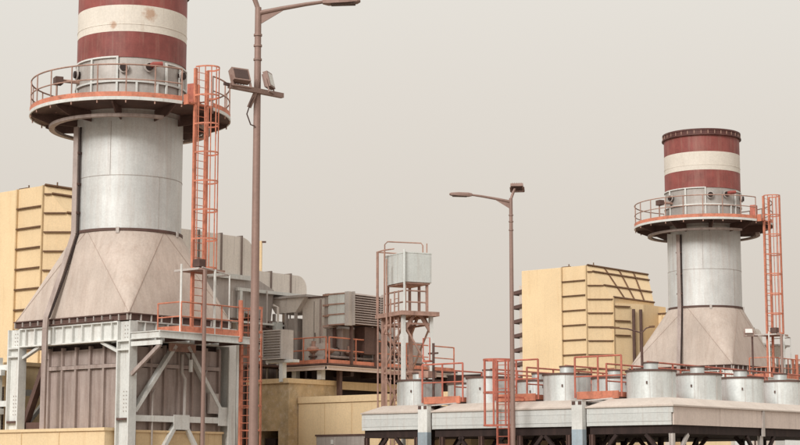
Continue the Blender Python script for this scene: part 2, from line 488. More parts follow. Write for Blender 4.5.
    MB().box((X0 - .05, Y0 - .15, 5.37), (X1 + .05, Y0 + .02, 5.51)).build('casing_rib', 'brown_casing', cs)
    MB().box((X1 - .02, Y0 - .10, 5.37), (X1 + .15, Y1 + .05, 5.51)).build('casing_rib', 'brown_casing', cs)
    # square-to-round transition
    BX0, BX1, BY0, BY1, ZB, ZS = -3.5, 3.02, -2.52, 2.6, 7.27, 10.57
    fl = MB()
    fl.box((BX0, BY0, 7.02), (BX1, BY0 + .06, ZB)); fl.box((BX0, BY1 - .06, 7.02), (BX1, BY1, ZB))
    fl.box((BX0, BY0 + .06, 7.02), (BX0 + .06, BY1 - .06, ZB)); fl.box((BX1 - .06, BY0 + .06, 7.02), (BX1, BY1 - .06, ZB))
    flo = fl.build('base_flange', 'brown_steel', t)
    MB().box((BX0 - .05, BY0 - .07, ZB - .03), (BX1 + .07, BY0, ZB + .012)).build('flange_lip', 'brown_steel', flo)
    MB().box((BX1, BY0 + .002, ZB - .032), (BX1 + .068, BY1, ZB + .010)).build('flange_lip', 'brown_steel', flo)
    sp = MB().box((-0.018, -0.065, 7.02), (0.018, 0, ZB - .03)).mesh('stiffener_plate', 'grey_steel')
    for i in range(15): link('stiffener_plate', sp, flo, (BX0 + .03 + i*(BX1-BX0-.06)/14, BY0, 0))
    for i in range(11): link('stiffener_plate', sp, flo, (BX1, BY0 + .05 + i*(BY1-BY0-.1)/10, 0), R(90))
    corners = [(BX1, BY0), (BX1, BY1), (BX0, BY1), (BX0, BY0)]   # quadrants starting at -90 deg
    n = 16
    cone = MB()
    for q in range(4):
        a0 = -math.pi/2 + q*math.pi/2
        cv = (*corners[q], ZB)
        ring = [(Rc*math.cos(a0 + math.pi/2*i/n), Rc*math.sin(a0 + math.pi/2*i/n), ZS) for i in range(n + 1)]
        cone.add([cv] + ring, [(0, i + 1, i + 2) for i in range(n)])
        nx_ = (*corners[(q+1) % 4], ZB)
        cone.add([cv, nx_, ring[-1]], [(0, 1, 2)])
    bmv = cone
    co = bmv.build('transition_hood', 'beige_cone', t, smooth=False)
    # weld seams of the hood
    for q in range(4):
        a0 = -math.pi/2 + q*math.pi/2
        for aa in (a0, a0 + math.pi/2):
            p = Vector((Rc*math.cos(aa), Rc*math.sin(aa), ZS)); c = Vector((*corners[q], ZB + .01))
            MB().tube([p, c], 0.014, 5).build('weld_seam', 'hood_seam', co)
    # lower shell with plate seams
    sh = MB().lathe([(Rc, ZS), (Rc, 15.0)], 72).build('lower_shell', 'aluminium_cladding', t)
    MB().lathe([(Rc, 10.52), (Rc + .06, 10.52), (Rc + .06, 10.62), (Rc, 10.62)], 72).build('seam_ring', 'brown_steel', t)
    MB().lathe([(Rc, 12.62), (Rc + .012, 12.625), (Rc + .012, 12.645), (Rc, 12.65)], 72).build('plate_seam', 'weathered_cladding', sh)
    for a, z0, z1 in ((-62, 12.64, 14.7), (-8, 10.6, 12.62), (-118, 12.64, 14.7), (-150, 10.6, 12.62)):
        c = Vector((math.cos(R(a)), math.sin(R(a)), 0)) * Rc
        MB().tube([(c.x, c.y, z0), (c.x, c.y, z1)], 0.011, 5).build('plate_seam', 'weathered_cladding', sh)
    for a in (-52, -140, 20):
        c = Vector((math.cos(R(a)), math.sin(R(a)), 0)) * (Rc + .08)
        MB().box((-.03, -.06, 0), (.03, .06, .22)).build('lifting_lug', 'grey_steel', t, (c.x, c.y, 10.42), R(a))
    # gallery
    zd = 15.22; RP = 3.82
    pf = MB().lathe([(2.12, zd - .06), (RP, zd - .06), (RP, zd), (2.12, zd), (2.12, zd - .06)], 72).build('gallery_floor', 'brown_steel', t)
    MB().lathe([(RP, zd - .09), (RP + .05, zd - .09), (RP + .05, zd + .03), (RP, zd + .03), (RP, zd - .09)], 72, a0=R(12), a1=R(348), caps=True).build('edge_channel', 'white_steel', pf)
    MB().lathe([(RP + .01, zd + .035), (RP + .035, zd + .035), (RP + .035, zd + .21), (RP + .01, zd + .21), (RP + .01, zd + .035)], 72, a0=R(12), a1=R(348), caps=True).build('toe_board', 'orange_paint', pf)
    for h, rr in ((1.24, .030), (0.68, .026)):
        MB().tube(arc(RP, zd + h, R(12), R(348), 72), rr, 6).build('handrail' if h > 1 else 'mid_rail', 'rust_steel', pf)
    pm = MB().tube([(0,0,-.2), (0,0,1.24)], 0.028, 6).mesh('rail_post', 'rust_steel')
    for i in range(22):
        a = R(12 + i * 336 / 21)
        link('rail_post', pm, pf, (RP*math.cos(a), RP*math.sin(a), zd))
    bk = MB().extr([(2.05, 0, zd - .07), (RP - .05, 0, zd - .07), (RP - .05, 0, zd - .17), (3.12, 0, 14.80), (2.05, 0, 14.74)], (0, .05, 0)).mesh('bracket', 'brown_steel')
    for i in range(10):
        link('bracket', bk, pf, (0, 0, 0), R(i * 36 + 20))
    MB().lathe([(2.90, 14.66), (3.12, 14.66), (3.12, 14.77), (2.90, 14.77), (2.90, 14.66)], 72, a0=R(18), a1=R(342), caps=True).build('ring_girder', 'brown_casing', pf)
    # landing where the ladder arrives
    MB().box((3.7, -0.55, zd - .055), (4.0, 0.55, zd + .005)).build('ladder_landing', 'orange_paint', pf)
    MB().box((3.75, -0.72, zd - .1), (4.0, -0.66, zd + .28)).build('toe_board', 'orange_paint', pf)
    # upper part
    Ru = 2.08
    us = MB().lathe([(Ru, 15.0), (Ru, 17.15)], 72).build('upper_shell', 'weathered_cladding', t)
    for a, zt_ in ((-150, 17.18), (-118, 17.18), (-86, 17.18), (-56, 17.18), (-36, 16.25), (-14, 16.25), (-3, 17.05), (18, 17.05), (40, 17.05),
                   (75, 16.3), (110, 16.3), (150, 16.3), (185, 16.3)):
        c = Vector((math.cos(R(a)), math.sin(R(a)), 0)) * (Ru + .05)
        MB().box((-.03, -.04, 15.25), (.03, .04, zt_)).build('cladding_strip', 'white_steel', us, (c.x, c.y, 0), R(a))
    MB().lathe([(Ru, 16.18), (Ru + .085, 16.18), (Ru + .085, 16.25), (Ru, 16.25)], 72).build('cladding_band', 'white_steel', us)
    for a0_, a1_, zz_ in ((-151, -55, 17.12), (-4, 41, 17.0)):
        MB().lathe([(Ru, zz_), (Ru + .075, zz_), (Ru + .075, zz_ + .06), (Ru, zz_ + .06)], 24, a0=R(a0_), a1=R(a1_), caps=True).build('cladding_band', 'white_steel', us)
    for a, z in ((-49, 16.72), (-24, 16.78), (-113, 16.70), (20, 16.7)):
        d = Vector((math.cos(R(a)), math.sin(R(a)), 0))
        p = d * (Ru - .05) + Vector((0, 0, z)); q = d * (Ru + .22) + Vector((0, 0, z))
        po = MB().tube([p, q], 0.14, 16).build('sampling_port', 'shade_dark_steel', us)
        MB().tube([d * (Ru + .10) + Vector((0,0,z)), d * (Ru + .15) + Vector((0,0,z))], 0.20, 16).build('port_flange', 'grey_steel', us)
    # small instruments on the gallery
    d = Vector((math.cos(R(-22)), math.sin(R(-22)), 0)); sd_ = Vector((-d.y, d.x, 0))
    p = d * (Ru + .35) + Vector((0, 0, 16.84))
    MB().tube([p - d * .3, p, p + sd_ * 0.36 + Vector((0,0,.05))], 0.10, 10).build('actuator', 'red_box', t)
    MB().box((-.16, -.2, 15.5), (.16, .2, 16.25)).build('instrument_cabinet', 'red_orange', t, (2.9*math.cos(R(13)), 2.9*math.sin(R(13)), 0), R(13))
    d = Vector((math.cos(R(-114)), math.sin(R(-114)), 0))
    MB().tube([d * 2.0 + Vector((0,0,16.42)), d * 2.8 + Vector((0,0,16.42))], 0.07, 10).build('sample_pipe', 'rust_steel', t)
    MB().box((-.15, -.2, -.14), (.15, .2, .14)).build('instrument_box', 'brown_steel', t, d * 2.9 + Vector((0,0,16.4)), R(-114))
    MB().tube([d * 2.95 + Vector((0,0,15.15)), d * 2.95 + Vector((0,0,16.3))], 0.04, 6).build('stand_post', 'rust_steel', t)
    MB().lathe([(Ru, 17.15), (Ru + .03, 17.15), (Ru + .03, 18.15), (Ru, 18.15)], 72).build('red_band', 'red_paint', t)
    MB().lathe([(Ru, 18.15), (Ru + .033, 18.15), (Ru + .033, 19.18), (Ru, 19.18)], 72).build('white_band', 'white_band', t)
    MB().lathe([(Ru + .033, 18.42), (Ru + .045, 18.425), (Ru + .045, 18.44), (Ru + .033, 18.445)], 72).build('weld_seam', 'white_band', t)
    MB().lathe([(Ru, 19.18), (Ru + .03, 19.18), (Ru + .03, 20.15), (Ru, 20.15)], 72).build('red_band', 'red_paint', t)
    MB().lathe([(Ru, 20.10), (Ru + .14, 20.10), (Ru + .14, 20.16), (Ru + .08, 20.18), (Ru + .08, 20.36), (Ru + .11, 20.37),
                (Ru + .11, 20.46), (Ru - .1, 20.46), (Ru - .1, 19.0)], 72).build('top_rim', 'dark_red', t)
    rib = MB().box((Ru + .08, -.02, 20.18), (Ru + .105, .02, 20.355)).mesh('rim_rib', 'rust_steel')
    for i in range(36): link('rim_rib', rib, t, (0, 0, 0), R(i * 10))
    # main caged ladder up to the gallery
    ladder(t, (3.95, 0, 6.6), 16.55, (0, 1, 0), (1, 0, 0), 0.6, 2.4, stile=(0.12, 0.10), cage_r=0.47, hoop_gap=1.05, nbars=7, bar_r=.022)
    # side walkway on the right face
    wz = 6.55
    WX0, WX1, WY0, WY1 = 3.22, 4.8, -2.6, 1.9
    wk = MB().box((WX0, WY0 + .1, wz - .05), (WX1 - .1, WY1, wz)).build('walkway', 'brown_steel', t)
    MB().hbeam((WX1 - .05, WY0, wz - .13), (WX1 - .05, WY1, wz - .13), 0.12, 0.27, (0,0,1), .03).build('edge_beam', 'white_steel', wk)
    MB().hbeam((WX0, WY0 + .05, wz - .13), (WX1 - .11, WY0 + .05, wz - .13), 0.12, 0.26, (0,0,1), .03).build('edge_beam', 'white_steel', wk)
    MB().bar((WX0, WY0 + .08, wz - .42), (WX1 - .02, WY0 + .08, wz - .42), 0.1, 0.16).build('cross_beam', 'white_steel', wk)
    MB().bar((WX0, WY0 + .10, wz - 1.5), (WX1 - .1, WY0 + .10, wz - .5), 0.10, 0.14).build('knee_brace', 'brown_casing', wk)
    for y in (-.9, .6, WY1 - .05):
        MB().bar((WX0, y, wz - .16), (WX1 - .11, y, wz - .16), 0.1, 0.2).build('cross_beam', 'brown_steel', wk)
    railing(wk, [(WX0 + .3, -1.57, wz), (WX1 - .05, -1.57, wz), (WX1 - .05, 1.45, wz)], 1.08, 'orange_paint', 0.95, 0.03, True, .22)
    MB().tube([(WX1 - .03, WY1 - .5, wz - .2), (WX1 - .03, WY1 - .5, wz + 1.35)], 0.085, 8).build('gate_post', 'orange_paint', wk)
    # rest landing part way up and its white posts
    for (x, y, z1, r) in ((4.72, -1.57, 9.0, .04), (4.72, .10, 8.95, .05), (4.72, .85, 8.8, .028)):
        MB().tube([(x, y, wz), (x, y, z1)], r, 8).build('landing_post', 'white_steel', t)
    MB().tube([(4.72, -.55, 8.97), (4.72, .85, 8.80), (3.6, .85, 8.80)], .028, 6).build('landing_frame', 'grey_steel', t)
    lf = MB().box((3.55, -.65, 8.88), (4.72, .62, 8.95)).build('rest_landing', 'rust_steel', t)
    MB().bar((3.4, -.68, 8.92), (4.7, -.68, 8.92), .05, .08).build('edge_beam', 'grey_steel', lf)
    MB().box((4.3, -.62, 9.0), (4.65, -.3, 9.28)).build('junction_box', 'brown_steel', t)
    # second caged ladder from the walkway to the ground
    ladder(t, (4.5, 2.0, 0.0), 7.7, (1, 0, 0), (0, 1, 0), 0.56, 2.2, stile=(0.10, 0.12), cage_r=0.38, hoop_gap=0.92, nbars=4)
    # bolt groups on the columns, lamp and small services on the faces
    bo = MB().tube([(0, -.03, 0), (0, .0, 0)], .022, 6).mesh('bolt', 'grey_steel')
    for cx in (FX1 - .36, FX0 + .36):
        for dx in (-.07, .07):
            for k in range(6): link('bolt', bo, fr, (cx + dx, FY0 + .155, 3.75 + k * .14))
            for k in range(4): link('bolt', bo, fr, (cx + dx, FY0 + .155, 6.4 + k * .14))
    MB().tube([(3.25, .35, 5.25), (3.25, .35, 5.7)], .075, 10).build('bulkhead_lamp', 'white_steel', t)
    MB().tube([(3.25, .35, 5.7), (3.25, .35, 5.95), (3.0, .35, 6.0)], .03, 6).build('lamp_bracket', 'brown_steel', t)
    for y, z0, z1 in ((1.15, .5, 5.9), (1.3, .5, 5.2), (-1.3, .5, 4.4)):
        MB().tube([(3.02, y, z0), (3.02, y, z1), (2.9, y + .2, z1 + .15)], .035, 6).build('service_pipe', 'dirty_grey_panel', t)
    MB().box((2.95, 1.5, 3.75), (3.1, 1.95, 4.5)).build('junction_box', 'dirty_grey_panel', t)
    MB().tube([(FX0 + .9, FY0 - .03, 7.03), (FX1 - .9, FY0 - .03, 7.05)], .03, 6).build('cable', 'brown_steel', t)
    # drain pipe in front of the right face
    MB().tube([(4.95, -.62, 0), (4.95, -.62, 8.85), (4.6, -.62, 8.9)], 0.075, 10).build('drain_pipe', 'pole_paint', t)
    MB().tube([(3.0, .3, 3.6), (3.0, .3, 5.0), (2.95, .2, 5.2), (2.95, .2, 5.9)], 0.06, 8).build('small_pipe', 'grey_steel', t)
    return t

def conduit(t, xc, xb):
    """cable conduit running down the shell and hood"""
    yc = -2.14
    pts = [(xc, yc, 14.6), (xc, yc, 10.5), (xc + (xb-xc)*.42, yc - .28, 9.1), (xb, -2.82, 7.3), (xb, -2.85, 6.9), (xb, -2.85, 3.1)]
    cd = MB()
    for p, q in zip(pts, pts[1:]): cd.bar(p, q, 0.20, 0.12, (.3, -1, 0))
    cd.build('cable_conduit', 'brown_casing', t)
    MB().tube([(xc + .13, yc + .09, 14.6), (xc + .13, yc + .09, 10.5), (xc + (xb-xc)*.42 + .13, yc - .22, 9.0), (xb + .13, -2.78, 7.3)], .035, 6).build('cable', 'shade_dark_steel', t)
    cl = MB().box((-.15, -.03, -.04), (.15, .2, .04)).mesh('clamp', 'brown_steel')
    for z in (13.6, 12.4, 11.3): link('clamp', cl, t, (xc, yc, z))

def make_filter_house():
    t = thing('filter_house', '', 'filter house', STK_L, PHI)
    A = (-11.0, 4.62); L = (-15.95, 4.62); B = (-9.77, 5.65); zt, zs = 14.3, 12.3
    MB().add([(L[0], L[1], 0), (-12.9, L[1], 0), (-12.9, L[1], zt), (L[0], L[1], zt),
              (L[0], L[1]-.06, 0), (-12.9, L[1]-.06, 0), (-12.9, L[1]-.06, zt - .02), (L[0], L[1]-.06, zt - .02)],
             [(0,3,2,1),(4,5,6,7),(0,1,5,4),(1,2,6,5),(2,3,7,6),(3,0,4,7)]).build('cover_panel', 'yellow_panel', t)
    pl = [(L[0], L[1] + .003), (A[0], A[1] + .003), B, (B[0], 10.4), (-11, 11.7), (L[0], 11.7)]
    body = MB()
    n = 6
    vs = [(x, y, 0) for x, y in pl] + [(L[0], L[1] + .003, zt), (A[0], A[1] + .003, zt), (B[0], B[1], zs), (B[0], 10.4, zs), (-11, 11.7, zt), (L[0], 11.7, zt)]
    body.add(vs, [(0,1,7,6), (1,2,8), (1,8,7), (2,3,9,8), (3,4,10,9), (4,5,11,10), (5,0,6,11), (6,7,10,11), (7,8,9,10), (0,5,4,3,2,1)])
    body.build('housing', 'yellow_panel', t, smooth=False)
    # stiffener ribs
    rf = MB().box((0, -.11, -.03), (1.78, 0, .03)).mesh('rib', 'yellow_rib')
    for k in range(1, 12):
        link('rib', rf, t, (-12.85, 4.62, zt - .92 * k))
    u = (Vector((*B, 0)) - Vector((*A, 0))); Lf = u.length; u.normalize(); nn = Vector((u.y, -u.x, 0))
    for k in range(13):
        z = zt - .40 - .86 * k
        f = min(1.0, (zt - z) / (zt - zs))
        p = Vector((*A, z)) + u * .02 + nn * .05; q = Vector((*A, z)) + u * (Lf * f - .02) + nn * .05
        MB().bar(p, q, .10, .06).build('rib', 'yellow_rib', t)
    for x in (-12.87, -11.03):
        MB().bar((x, 4.57, 0), (x, 4.57, zt), .07, .10, (0, 1, 0)).build('corner_post', 'yellow_wall', t)
    MB().bar((B[0] + .03, B[1] - .03, 0), (B[0] + .03, B[1] - .03, zs), .09, .09).build('corner_post', 'yellow_wall', t)
    # sloping face grid
    P0 = Vector((-11, 4.62, zt)); P1 = Vector((*B, zs)); Q0 = Vector((-11, 11.7, zt)); Q1 = Vector((B[0], 10.4, zs))
    nrm = (Q0 - P0).cross(P1 - P0).normalized()
    if nrm.x < 0: nrm = -nrm
    for f in (0.0, .20, .63, 1.0):
        MB().bar(P0.lerp(P1, f) + nrm * .04, Q0.lerp(Q1, f) + nrm * .04, .08, .10, nrm).build('rib', 'yellow_rib', t)
    for f in (.27, .51, .75):
        MB().bar(P0.lerp(Q0, f) + nrm * .03, P1.lerp(Q1, f) + nrm * .03, .08, .08, nrm).build('rib', 'yellow_rib', t)
    for k in range(0, 3):
        z = zs - .55 - .9 * k
        MB().bar((B[0] + .10, B[1] + .05, z), (B[0] + .55, B[1] + 1.05, z), .10, .07).build('rib', 'yellow_rib', t)
    MB().prism([(B[0], B[1] + .02), (-8.84, 7.65), (-8.84, 10.3), (B[0], 10.3)], 0, 11.95).build('lower_wall', 'yellow_panel', t, smooth=False)
    # pipes on the receding wall
    for y in (6.95, 7.45):
        MB().tube([(-9.05 + (y - 6.95) * .42, y - .12, 3), (-9.05 + (y - 6.95) * .42, y - .12, 11.6)], .10, 8).build('vent_pipe', 'brown_steel', t)
    # weather hoods down the far side
    hd = MB().extr([(0, 0, .05), (-.85, 0, -.08), (-.85, 0, -.30), (0, 0, -.17)], (0, 4, 0)).mesh('weather_hood', 'brown_steel')
    for k in range(10): link('weather_hood', hd, t, (L[0], 4.7, zt - 1.2 - .92*k))
    MB().box((L[0] - .42, 4.85, 2), (L[0], 9.5, zt - .9)).build('hood_frame', 'hood_beige', t)
    # duct leaving the house at a lower height
    MB().box((B[0], 9.4, 5.5), (-6.3, 10.9, 11.5)).build('outlet_duct', 'yellow_panel', t)
    MB().box((B[0], 9.34, 11.42), (-6.3, 9.4, 11.52)).build('rib', 'yellow_rib', t)
    for x in (-8.6, -7.4): MB().box((x, 9.34, 5.5), (x + .08, 9.4, 11.4)).build('rib', 'yellow_wall', t)
    # roof fittings
    for x, y in ((-12.6, 5.0), (-10.95, 5.3)):
        MB().tube([(x, y, zt - .02), (x, y, zt + .22)], .035, 6).build('lifting_eye', 'yellow_rib', t)
    MB().box((-12.9, 4.66, zt + .005), (-12.3, 4.8, zt + .05)).build('roof_angle', 'yellow_rib', t)
    return t

def make_enclosure():
    """turbine hall box between the filter house and the stack"""
    t = thing('turbine_enclosure', '', 'enclosure', STK_L, PHI)
    MB().box((-10.5, -1.6, 0), (-4.6, 5.2, 5.7)).build('wall', 'yellow_panel', t)
    MB().box((-10.55, -1.68, 5.7), (-4.55, 5.25, 5.85)).build('roof_edge', 'yellow_wall', t)
    for x in (-10.0, -8.8, -7.6, -6.4, -5.2): MB().box((x, -1.66, 0), (x + .08, -1.6, 5.7)).build('rib', 'yellow_wall', t)
    f = link('pipe_rack', None, t)
    for x in (-5.1, -4.3): MB().bar((x, -2.0, 0), (x, -2.0, 6.0), .18, .18).build('post', 'white_steel', f)
    for z in (4.2, 5.6): MB().bar((-9.5, -2.0, z), (-4.2, -2.0, z), .18, .22).build('rail', 'white_steel', f)
    for x in (-9.4, -8.2): MB().bar((x, -2.2, 0), (x, -2.2, 5.2), .2, .5).build('dark_panel', 'shade_dark_steel', f)
    return t

def make_vent_duct():
    t = thing('ventilation_duct', '', 'duct', STK_L, PHI)
    def duct(xf, wd, y0, y1, z0, z1, ribs, nm, rad):
        prof = [(y0, z0), (y1, z0)]
        prof += [(y1 + rad*(math.sin(a)) , z1 - rad + rad*math.cos(a)) for a in [math.pi/2 - i*math.pi/16 for i in range(9)]]
        prof += [(y0, z1)]
        prof[1] = (y1 + rad, z0)
        o = MB().extr([(xf, y, z) for y, z in prof], (-wd, 0, 0)).build(nm, 'duct_grey', t)
        for y in ribs:
            MB().box((xf - wd - .03, y - .035, z0 - .05), (xf + .06, y + .035, z1 + .06)).build('flange', 'duct_rib', o)
        return o
    duct(-3.9, 1.8, 6.2, 10.0, 10.2, 11.9, (7.4, 8.75, 10.0), 'upper_duct', .85)
    duct(-4.6, 1.2, 11.6, 14.4, 9.68, 10.6, (12.6, 13.9), 'lower_duct', .6)
    # link between the two
    MB().extr([(-4.0, 10.2, 10.2), (-4.0, 10.9, 10.2), (-4.0, 12.2, 9.7), (-4.0, 12.0, 8.2), (-4.0, 10.2, 8.6)], (-1.3, 0, 0)).build('elbow', 'dirty_grey_panel', t)
    MB().box((-5.8, 6.4, 8.3), (-3.95, 10.3, 10.0)).build('damper_box', 'dirty_grey_panel', t)
    MB().bar((-3.8, 6.8, 10.08), (-3.8, 10.6, 10.08), .12, .2).build('support_beam', 'white_steel', t)
    for x, y in ((-4.2, 6.7), (-5.5, 6.7), (-4.2, 10.0), (-5.5, 10.0)): MB().bar((x, y, 0), (x, y, 8.3), .2, .2).build('column', 'grey_steel', t)
    MB().bar((-5.2, 14.2, 0), (-5.2, 14.2, 9.68), .2, .2).build('column', 'grey_steel', t)
    return t

sL = make_stack()
tag(sL, 'large exhaust stack with red and white bands left of the tall lamp post', 'smokestack', 'exhaust stacks')
fL = make_filter_house(); tag(fL, 'tall pale yellow ribbed filter house behind the larger stack at the left edge', 'filter house', 'filter houses')
eL = make_enclosure(); tag(eL, 'low yellow turbine enclosure glimpsed between the columns under the larger stack', 'enclosure', 'turbine enclosures')
vL = make_vent_duct(); tag(vL, 'grey flanged ventilation duct with rounded end just right of the larger stack', 'duct', 'ventilation ducts')
dlt = STK_R - STK_L
for o, lb in ((sL, 'smaller looking far exhaust stack with dark rim, red and white bands, behind the air coolers'),
              (fL, 'pale yellow ribbed filter house with sloping grid face left of the far stack'),
              (vL, 'grey flanged ventilation duct at the right edge beyond the far stack')):
    c = copy_tree(o)
    c.location = o.location + dlt
    c['label'] = lb
    if o is sL: conduit(c, -.38, -.12)
conduit(sL, -.62, -1.28)

# ------------------------------------------------------------------ air coolers
CC = at(673, 424.6, 58.0); CC.z = 0
ZF0, ZF1, ZT, ZFAN = 3.13, 3.74, 4.06, 5.03
FANY = [1.45 + 3.1 * i for i in range(5)]
DEPTH = 15.4
fan_me = MB().lathe([(0.0, ZT - .02), (.845, ZT - .02), (.845, ZFAN), (.80, ZFAN), (.80, ZT + .3)], 40).mesh('fan_shell', 'silver_fan')
rim_me = MB().lathe([(.845, ZFAN - .06), (.885, ZFAN - .06), (.885, ZFAN + .005), (.79, ZFAN + .005), (.79, ZFAN - .02)], 40).mesh('rim', 'brown_steel')
cap_me = MB().lathe([(.0, ZFAN - .1), (.25, ZFAN - .1), (.25, ZFAN + .27), (0, ZFAN + .27)], 24).mesh('motor_cap', 'silver_fan')
capr_me = MB().lathe([(.25, ZFAN + .24), (.275, ZFAN + .24), (.275, ZFAN + .29), (0, ZFAN + .30)], 24).mesh('cap_lid', 'brown_steel')
lug_me = MB().box((-.022, -.89, ZT + .48), (.022, -.84, ZT + .57)).mesh('lug', 'brown_steel')
seam_me = MB().tube([(0, -.848, ZT), (0, -.848, ZFAN - .06)], .009, 5).mesh('seam', 'grey_steel')
def fan(parent, x, y):
    f = link('fan_shell', fan_me, parent, (x, y, 0), random.uniform(-.3, .3))
    link('rim', rim_me, f); link('motor_cap', cap_me, f); link('cap_lid', capr_me, f)
    for a in (-62, 28): link('lug', lug_me, f, None, R(a))
    for a in (-30, 35, 95): link('seam', seam_me, f, None, R(a))
def cooler(t0, t1, fans, label, posts):
    """one cooler unit between distances t0 and t1 from the near corner along the front"""
    t = thing('air_cooler', label, 'air cooler', CC, PHI, 'air cooler units')
    x0, x1 = -t1, -t0
    # front fascia of three boards, receding side of panels in a shade tone
    for k, (a, b, off) in enumerate(((ZF0, ZF0 + .12, .0), (ZF0 + .126, ZF0 + .40, -.012), (ZF0 + .406, ZF1, -.004))):
        MB().box((x0, off, a), (x1 - (.06 if t0 == 0 and k < 2 else 0), .06, b)).build('fascia_board', 'fascia_white', t)
    for xs, sg in ((x1, 1), (x0, -1)):
        for i in range(5 if t0 == 0 and sg == 1 else 1):
            ya = .065 + i * 3.05; yb = ya + 3.03 if (t0 == 0 and sg == 1) else DEPTH
            MB().box((xs - .05 * sg, ya, ZF0), (xs, yb, ZF1 - .002)).build('side_panel', 'fascia_shaded' if sg == 1 else 'fascia_white', t)
    # low pitched hood over the bundle, its thin overhanging lip
    MB().box((x0 - .03, -.06, ZF1 + .002), (x1 + .06, DEPTH, ZF1 + .05)).build('hood_lip', 'hood_beige', t)
    i1 = .58
    zb = ZF1 + .052
    MB().add([(x0, -.03, zb), (x1 + .03, -.03, zb), (x1 + .03, DEPTH, zb), (x0, DEPTH, zb),
              (x0 + .55, i1, ZT), (x1 - .5, i1, ZT), (x1 - .5, DEPTH - i1, ZT), (x0 + .55, DEPTH - i1, ZT)],
             [(0,1,5,4), (1,2,6,5), (2,3,7,6), (3,0,4,7), (4,5,6,7), (3,2,1,0)]).build('hood', 'hood_beige', t)
    MB().box((x0 + .06, .1, ZF0 - .28), (x1 - .08, DEPTH - .1, ZF0 + .05)).build('tube_bundle', 'shade_dark_steel', t)
    for fx in fans:
        for fy in FANY: fan(t, -fx, fy)
    # legs and knee braces; darker colours further in stand for the deck's shade
    for px_, front in posts:
        for j, y in enumerate((.12, 6.1, 12.2)):
            m = 'grey_steel' if (px_ == 0 and j < 2) else ('brown_steel' if j == 0 else 'shade_dark_steel')
            c = MB().hbeam((-px_ - .12, y, 0), (-px_ - .12, y, ZF0 - .28), .15, .15, (1, 0, 0), .025).build('leg', m, t)
            for sg in ((-1, 1) if j < 2 else ()):
                q = (-px_ - .12 + sg * 1.0, y, ZF0 - .3)
                if x0 <= q[0] <= x1: MB().bar((-px_ - .12, y, 1.75), q, .10, .12).build('knee_brace', 'shade_dark_steel', t)
                q = (-px_ - .12, y + sg * 1.0, ZF0 - .3)
                if q[1] > 0: MB().bar((-px_ - .12, y, 1.75), q, .10, .12).build('knee_brace', 'shade_dark_steel' if (px_ or j) else 'grey_steel', t)
    if t0 == 0:
        for y in (6.1, 12.2):
            MB().box((-.03, y - .07, ZF0 - .3), (.05, y + .07, ZF1 - .01)).build('side_post', 'grey_steel', t)
    return t
cooler(0.0, 3.40, [1.71], 'air cooler unit at the near corner with shade-toned side panels on its right', ((0.0, 1), (3.15, 0)))
cooler(3.90, 10.20, [5.2, 8.65], 'wide air cooler unit in the middle behind the short lamp post', ((4.1, 0), (6.2, 0), (7.9, 0), (9.7, 0)))
cooler(10.76, 13.62, [12.0], 'air cooler unit at the far left end in front of the yellow building', ((10.9, 0), (13.35, 1)))
for tt, lb in ((3.40, 'white post with blue grey foot beside the near corner air cooler'),
               (10.22, 'white post with blue grey foot at the left end of the air coolers')):
    p = thing('deck_post', lb, 'post', CC + EX * (-tt - .26) + EY * (-.10), PHI, 'white posts of the air coolers')
    MB().box((-.22, -.12, 0), (.22, .12, 3.02)).build('lower_shaft', 'blue_grey', p)
    MB().box((-.218, -.118, 3.02), (.218, .118, 4.0)).build('upper_shaft', 'white_steel', p)
    MB().box((-.24, -.14, 4.0), (.24, .14, 4.03)).build('cap_plate', 'grey_steel', p)
    MB().box((-.20, -.13, 3.86), (-.06, -.12, 3.98)).build('bracket', 'brown_steel', p)
    MB().box((.06, -.13, 3.86), (.20, -.12, 3.98)).build('bracket', 'brown_steel', p)
    MB().bar((-.1, .1, 3.98), (.9, .9, 4.10), .1, .05).build('tie_bar', 'grey_steel', p)
# walkways between the fan rows
for tt, lb in ((3.42, 'orange railed walkway between the two fans nearest the near corner'),
               (6.92, 'orange railed walkway reached by the red caged ladder'),
               (10.32, 'orange railed walkway at the left between the last two fans')):
    wk = thing('fan_walkway', lb, 'walkway', CC + EX * (-tt) + Vector((0, 0, ZT + .03)), PHI, 'walkways between the fans')
    W = .86
    MB().box((-W, .75, 0), (W, 14.6, .05)).build('floor', 'brown_steel', wk)
    MB().box((-W, .70, .0), (W, .748, .26)).build('toe_board', 'orange_paint', wk)
    for sg in (-1, 1): MB().box((sg * W - .015, .75, .055), (sg * W + .015, 14.6, .22)).build('toe_board', 'orange_paint', wk)
    for y in (1.0, 5.9, 12.0):
        for sg in (-1, 1): MB().box((sg * .7 - .04, y, -.10), (sg * .7 + .04, y + .08, 0)).build('foot', 'brown_steel', wk)
    railing(wk, [(-W - .1, .76, .05), (W + .1, .76, .05)], 1.42, 'red_orange', 0.95, .034, False)
    for sg in (-1, 1):
        railing(wk, [(sg * W, 2.6, .05), (sg * W, 14.5, .05)], 1.28, 'red_orange', 1.6, .034, False)
# red caged ladder in front
ld = thing('access_ladder', 'red caged ladder rising to the air cooler deck beside the short lamp post', 'ladder', CC + EX * (-6.75) + EY * (-.28), PHI)
ladder(ld, (0, 0, 0), 5.5, (1, 0, 0), (0, -1, 0), .5, 3.2, 'red_orange', .52, 1.16, (0.05, 0.07), 'ladder_body', 4, bar_r=.035)
MB().bar((-.25, 0, 4.2), (-.25, .9, 4.2), .05, .06).build('stand_off', 'red_orange', ld)
MB().bar((.25, 0, 4.2), (.25, .9, 4.2), .05, .06).build('stand_off', 'red_orange', ld)

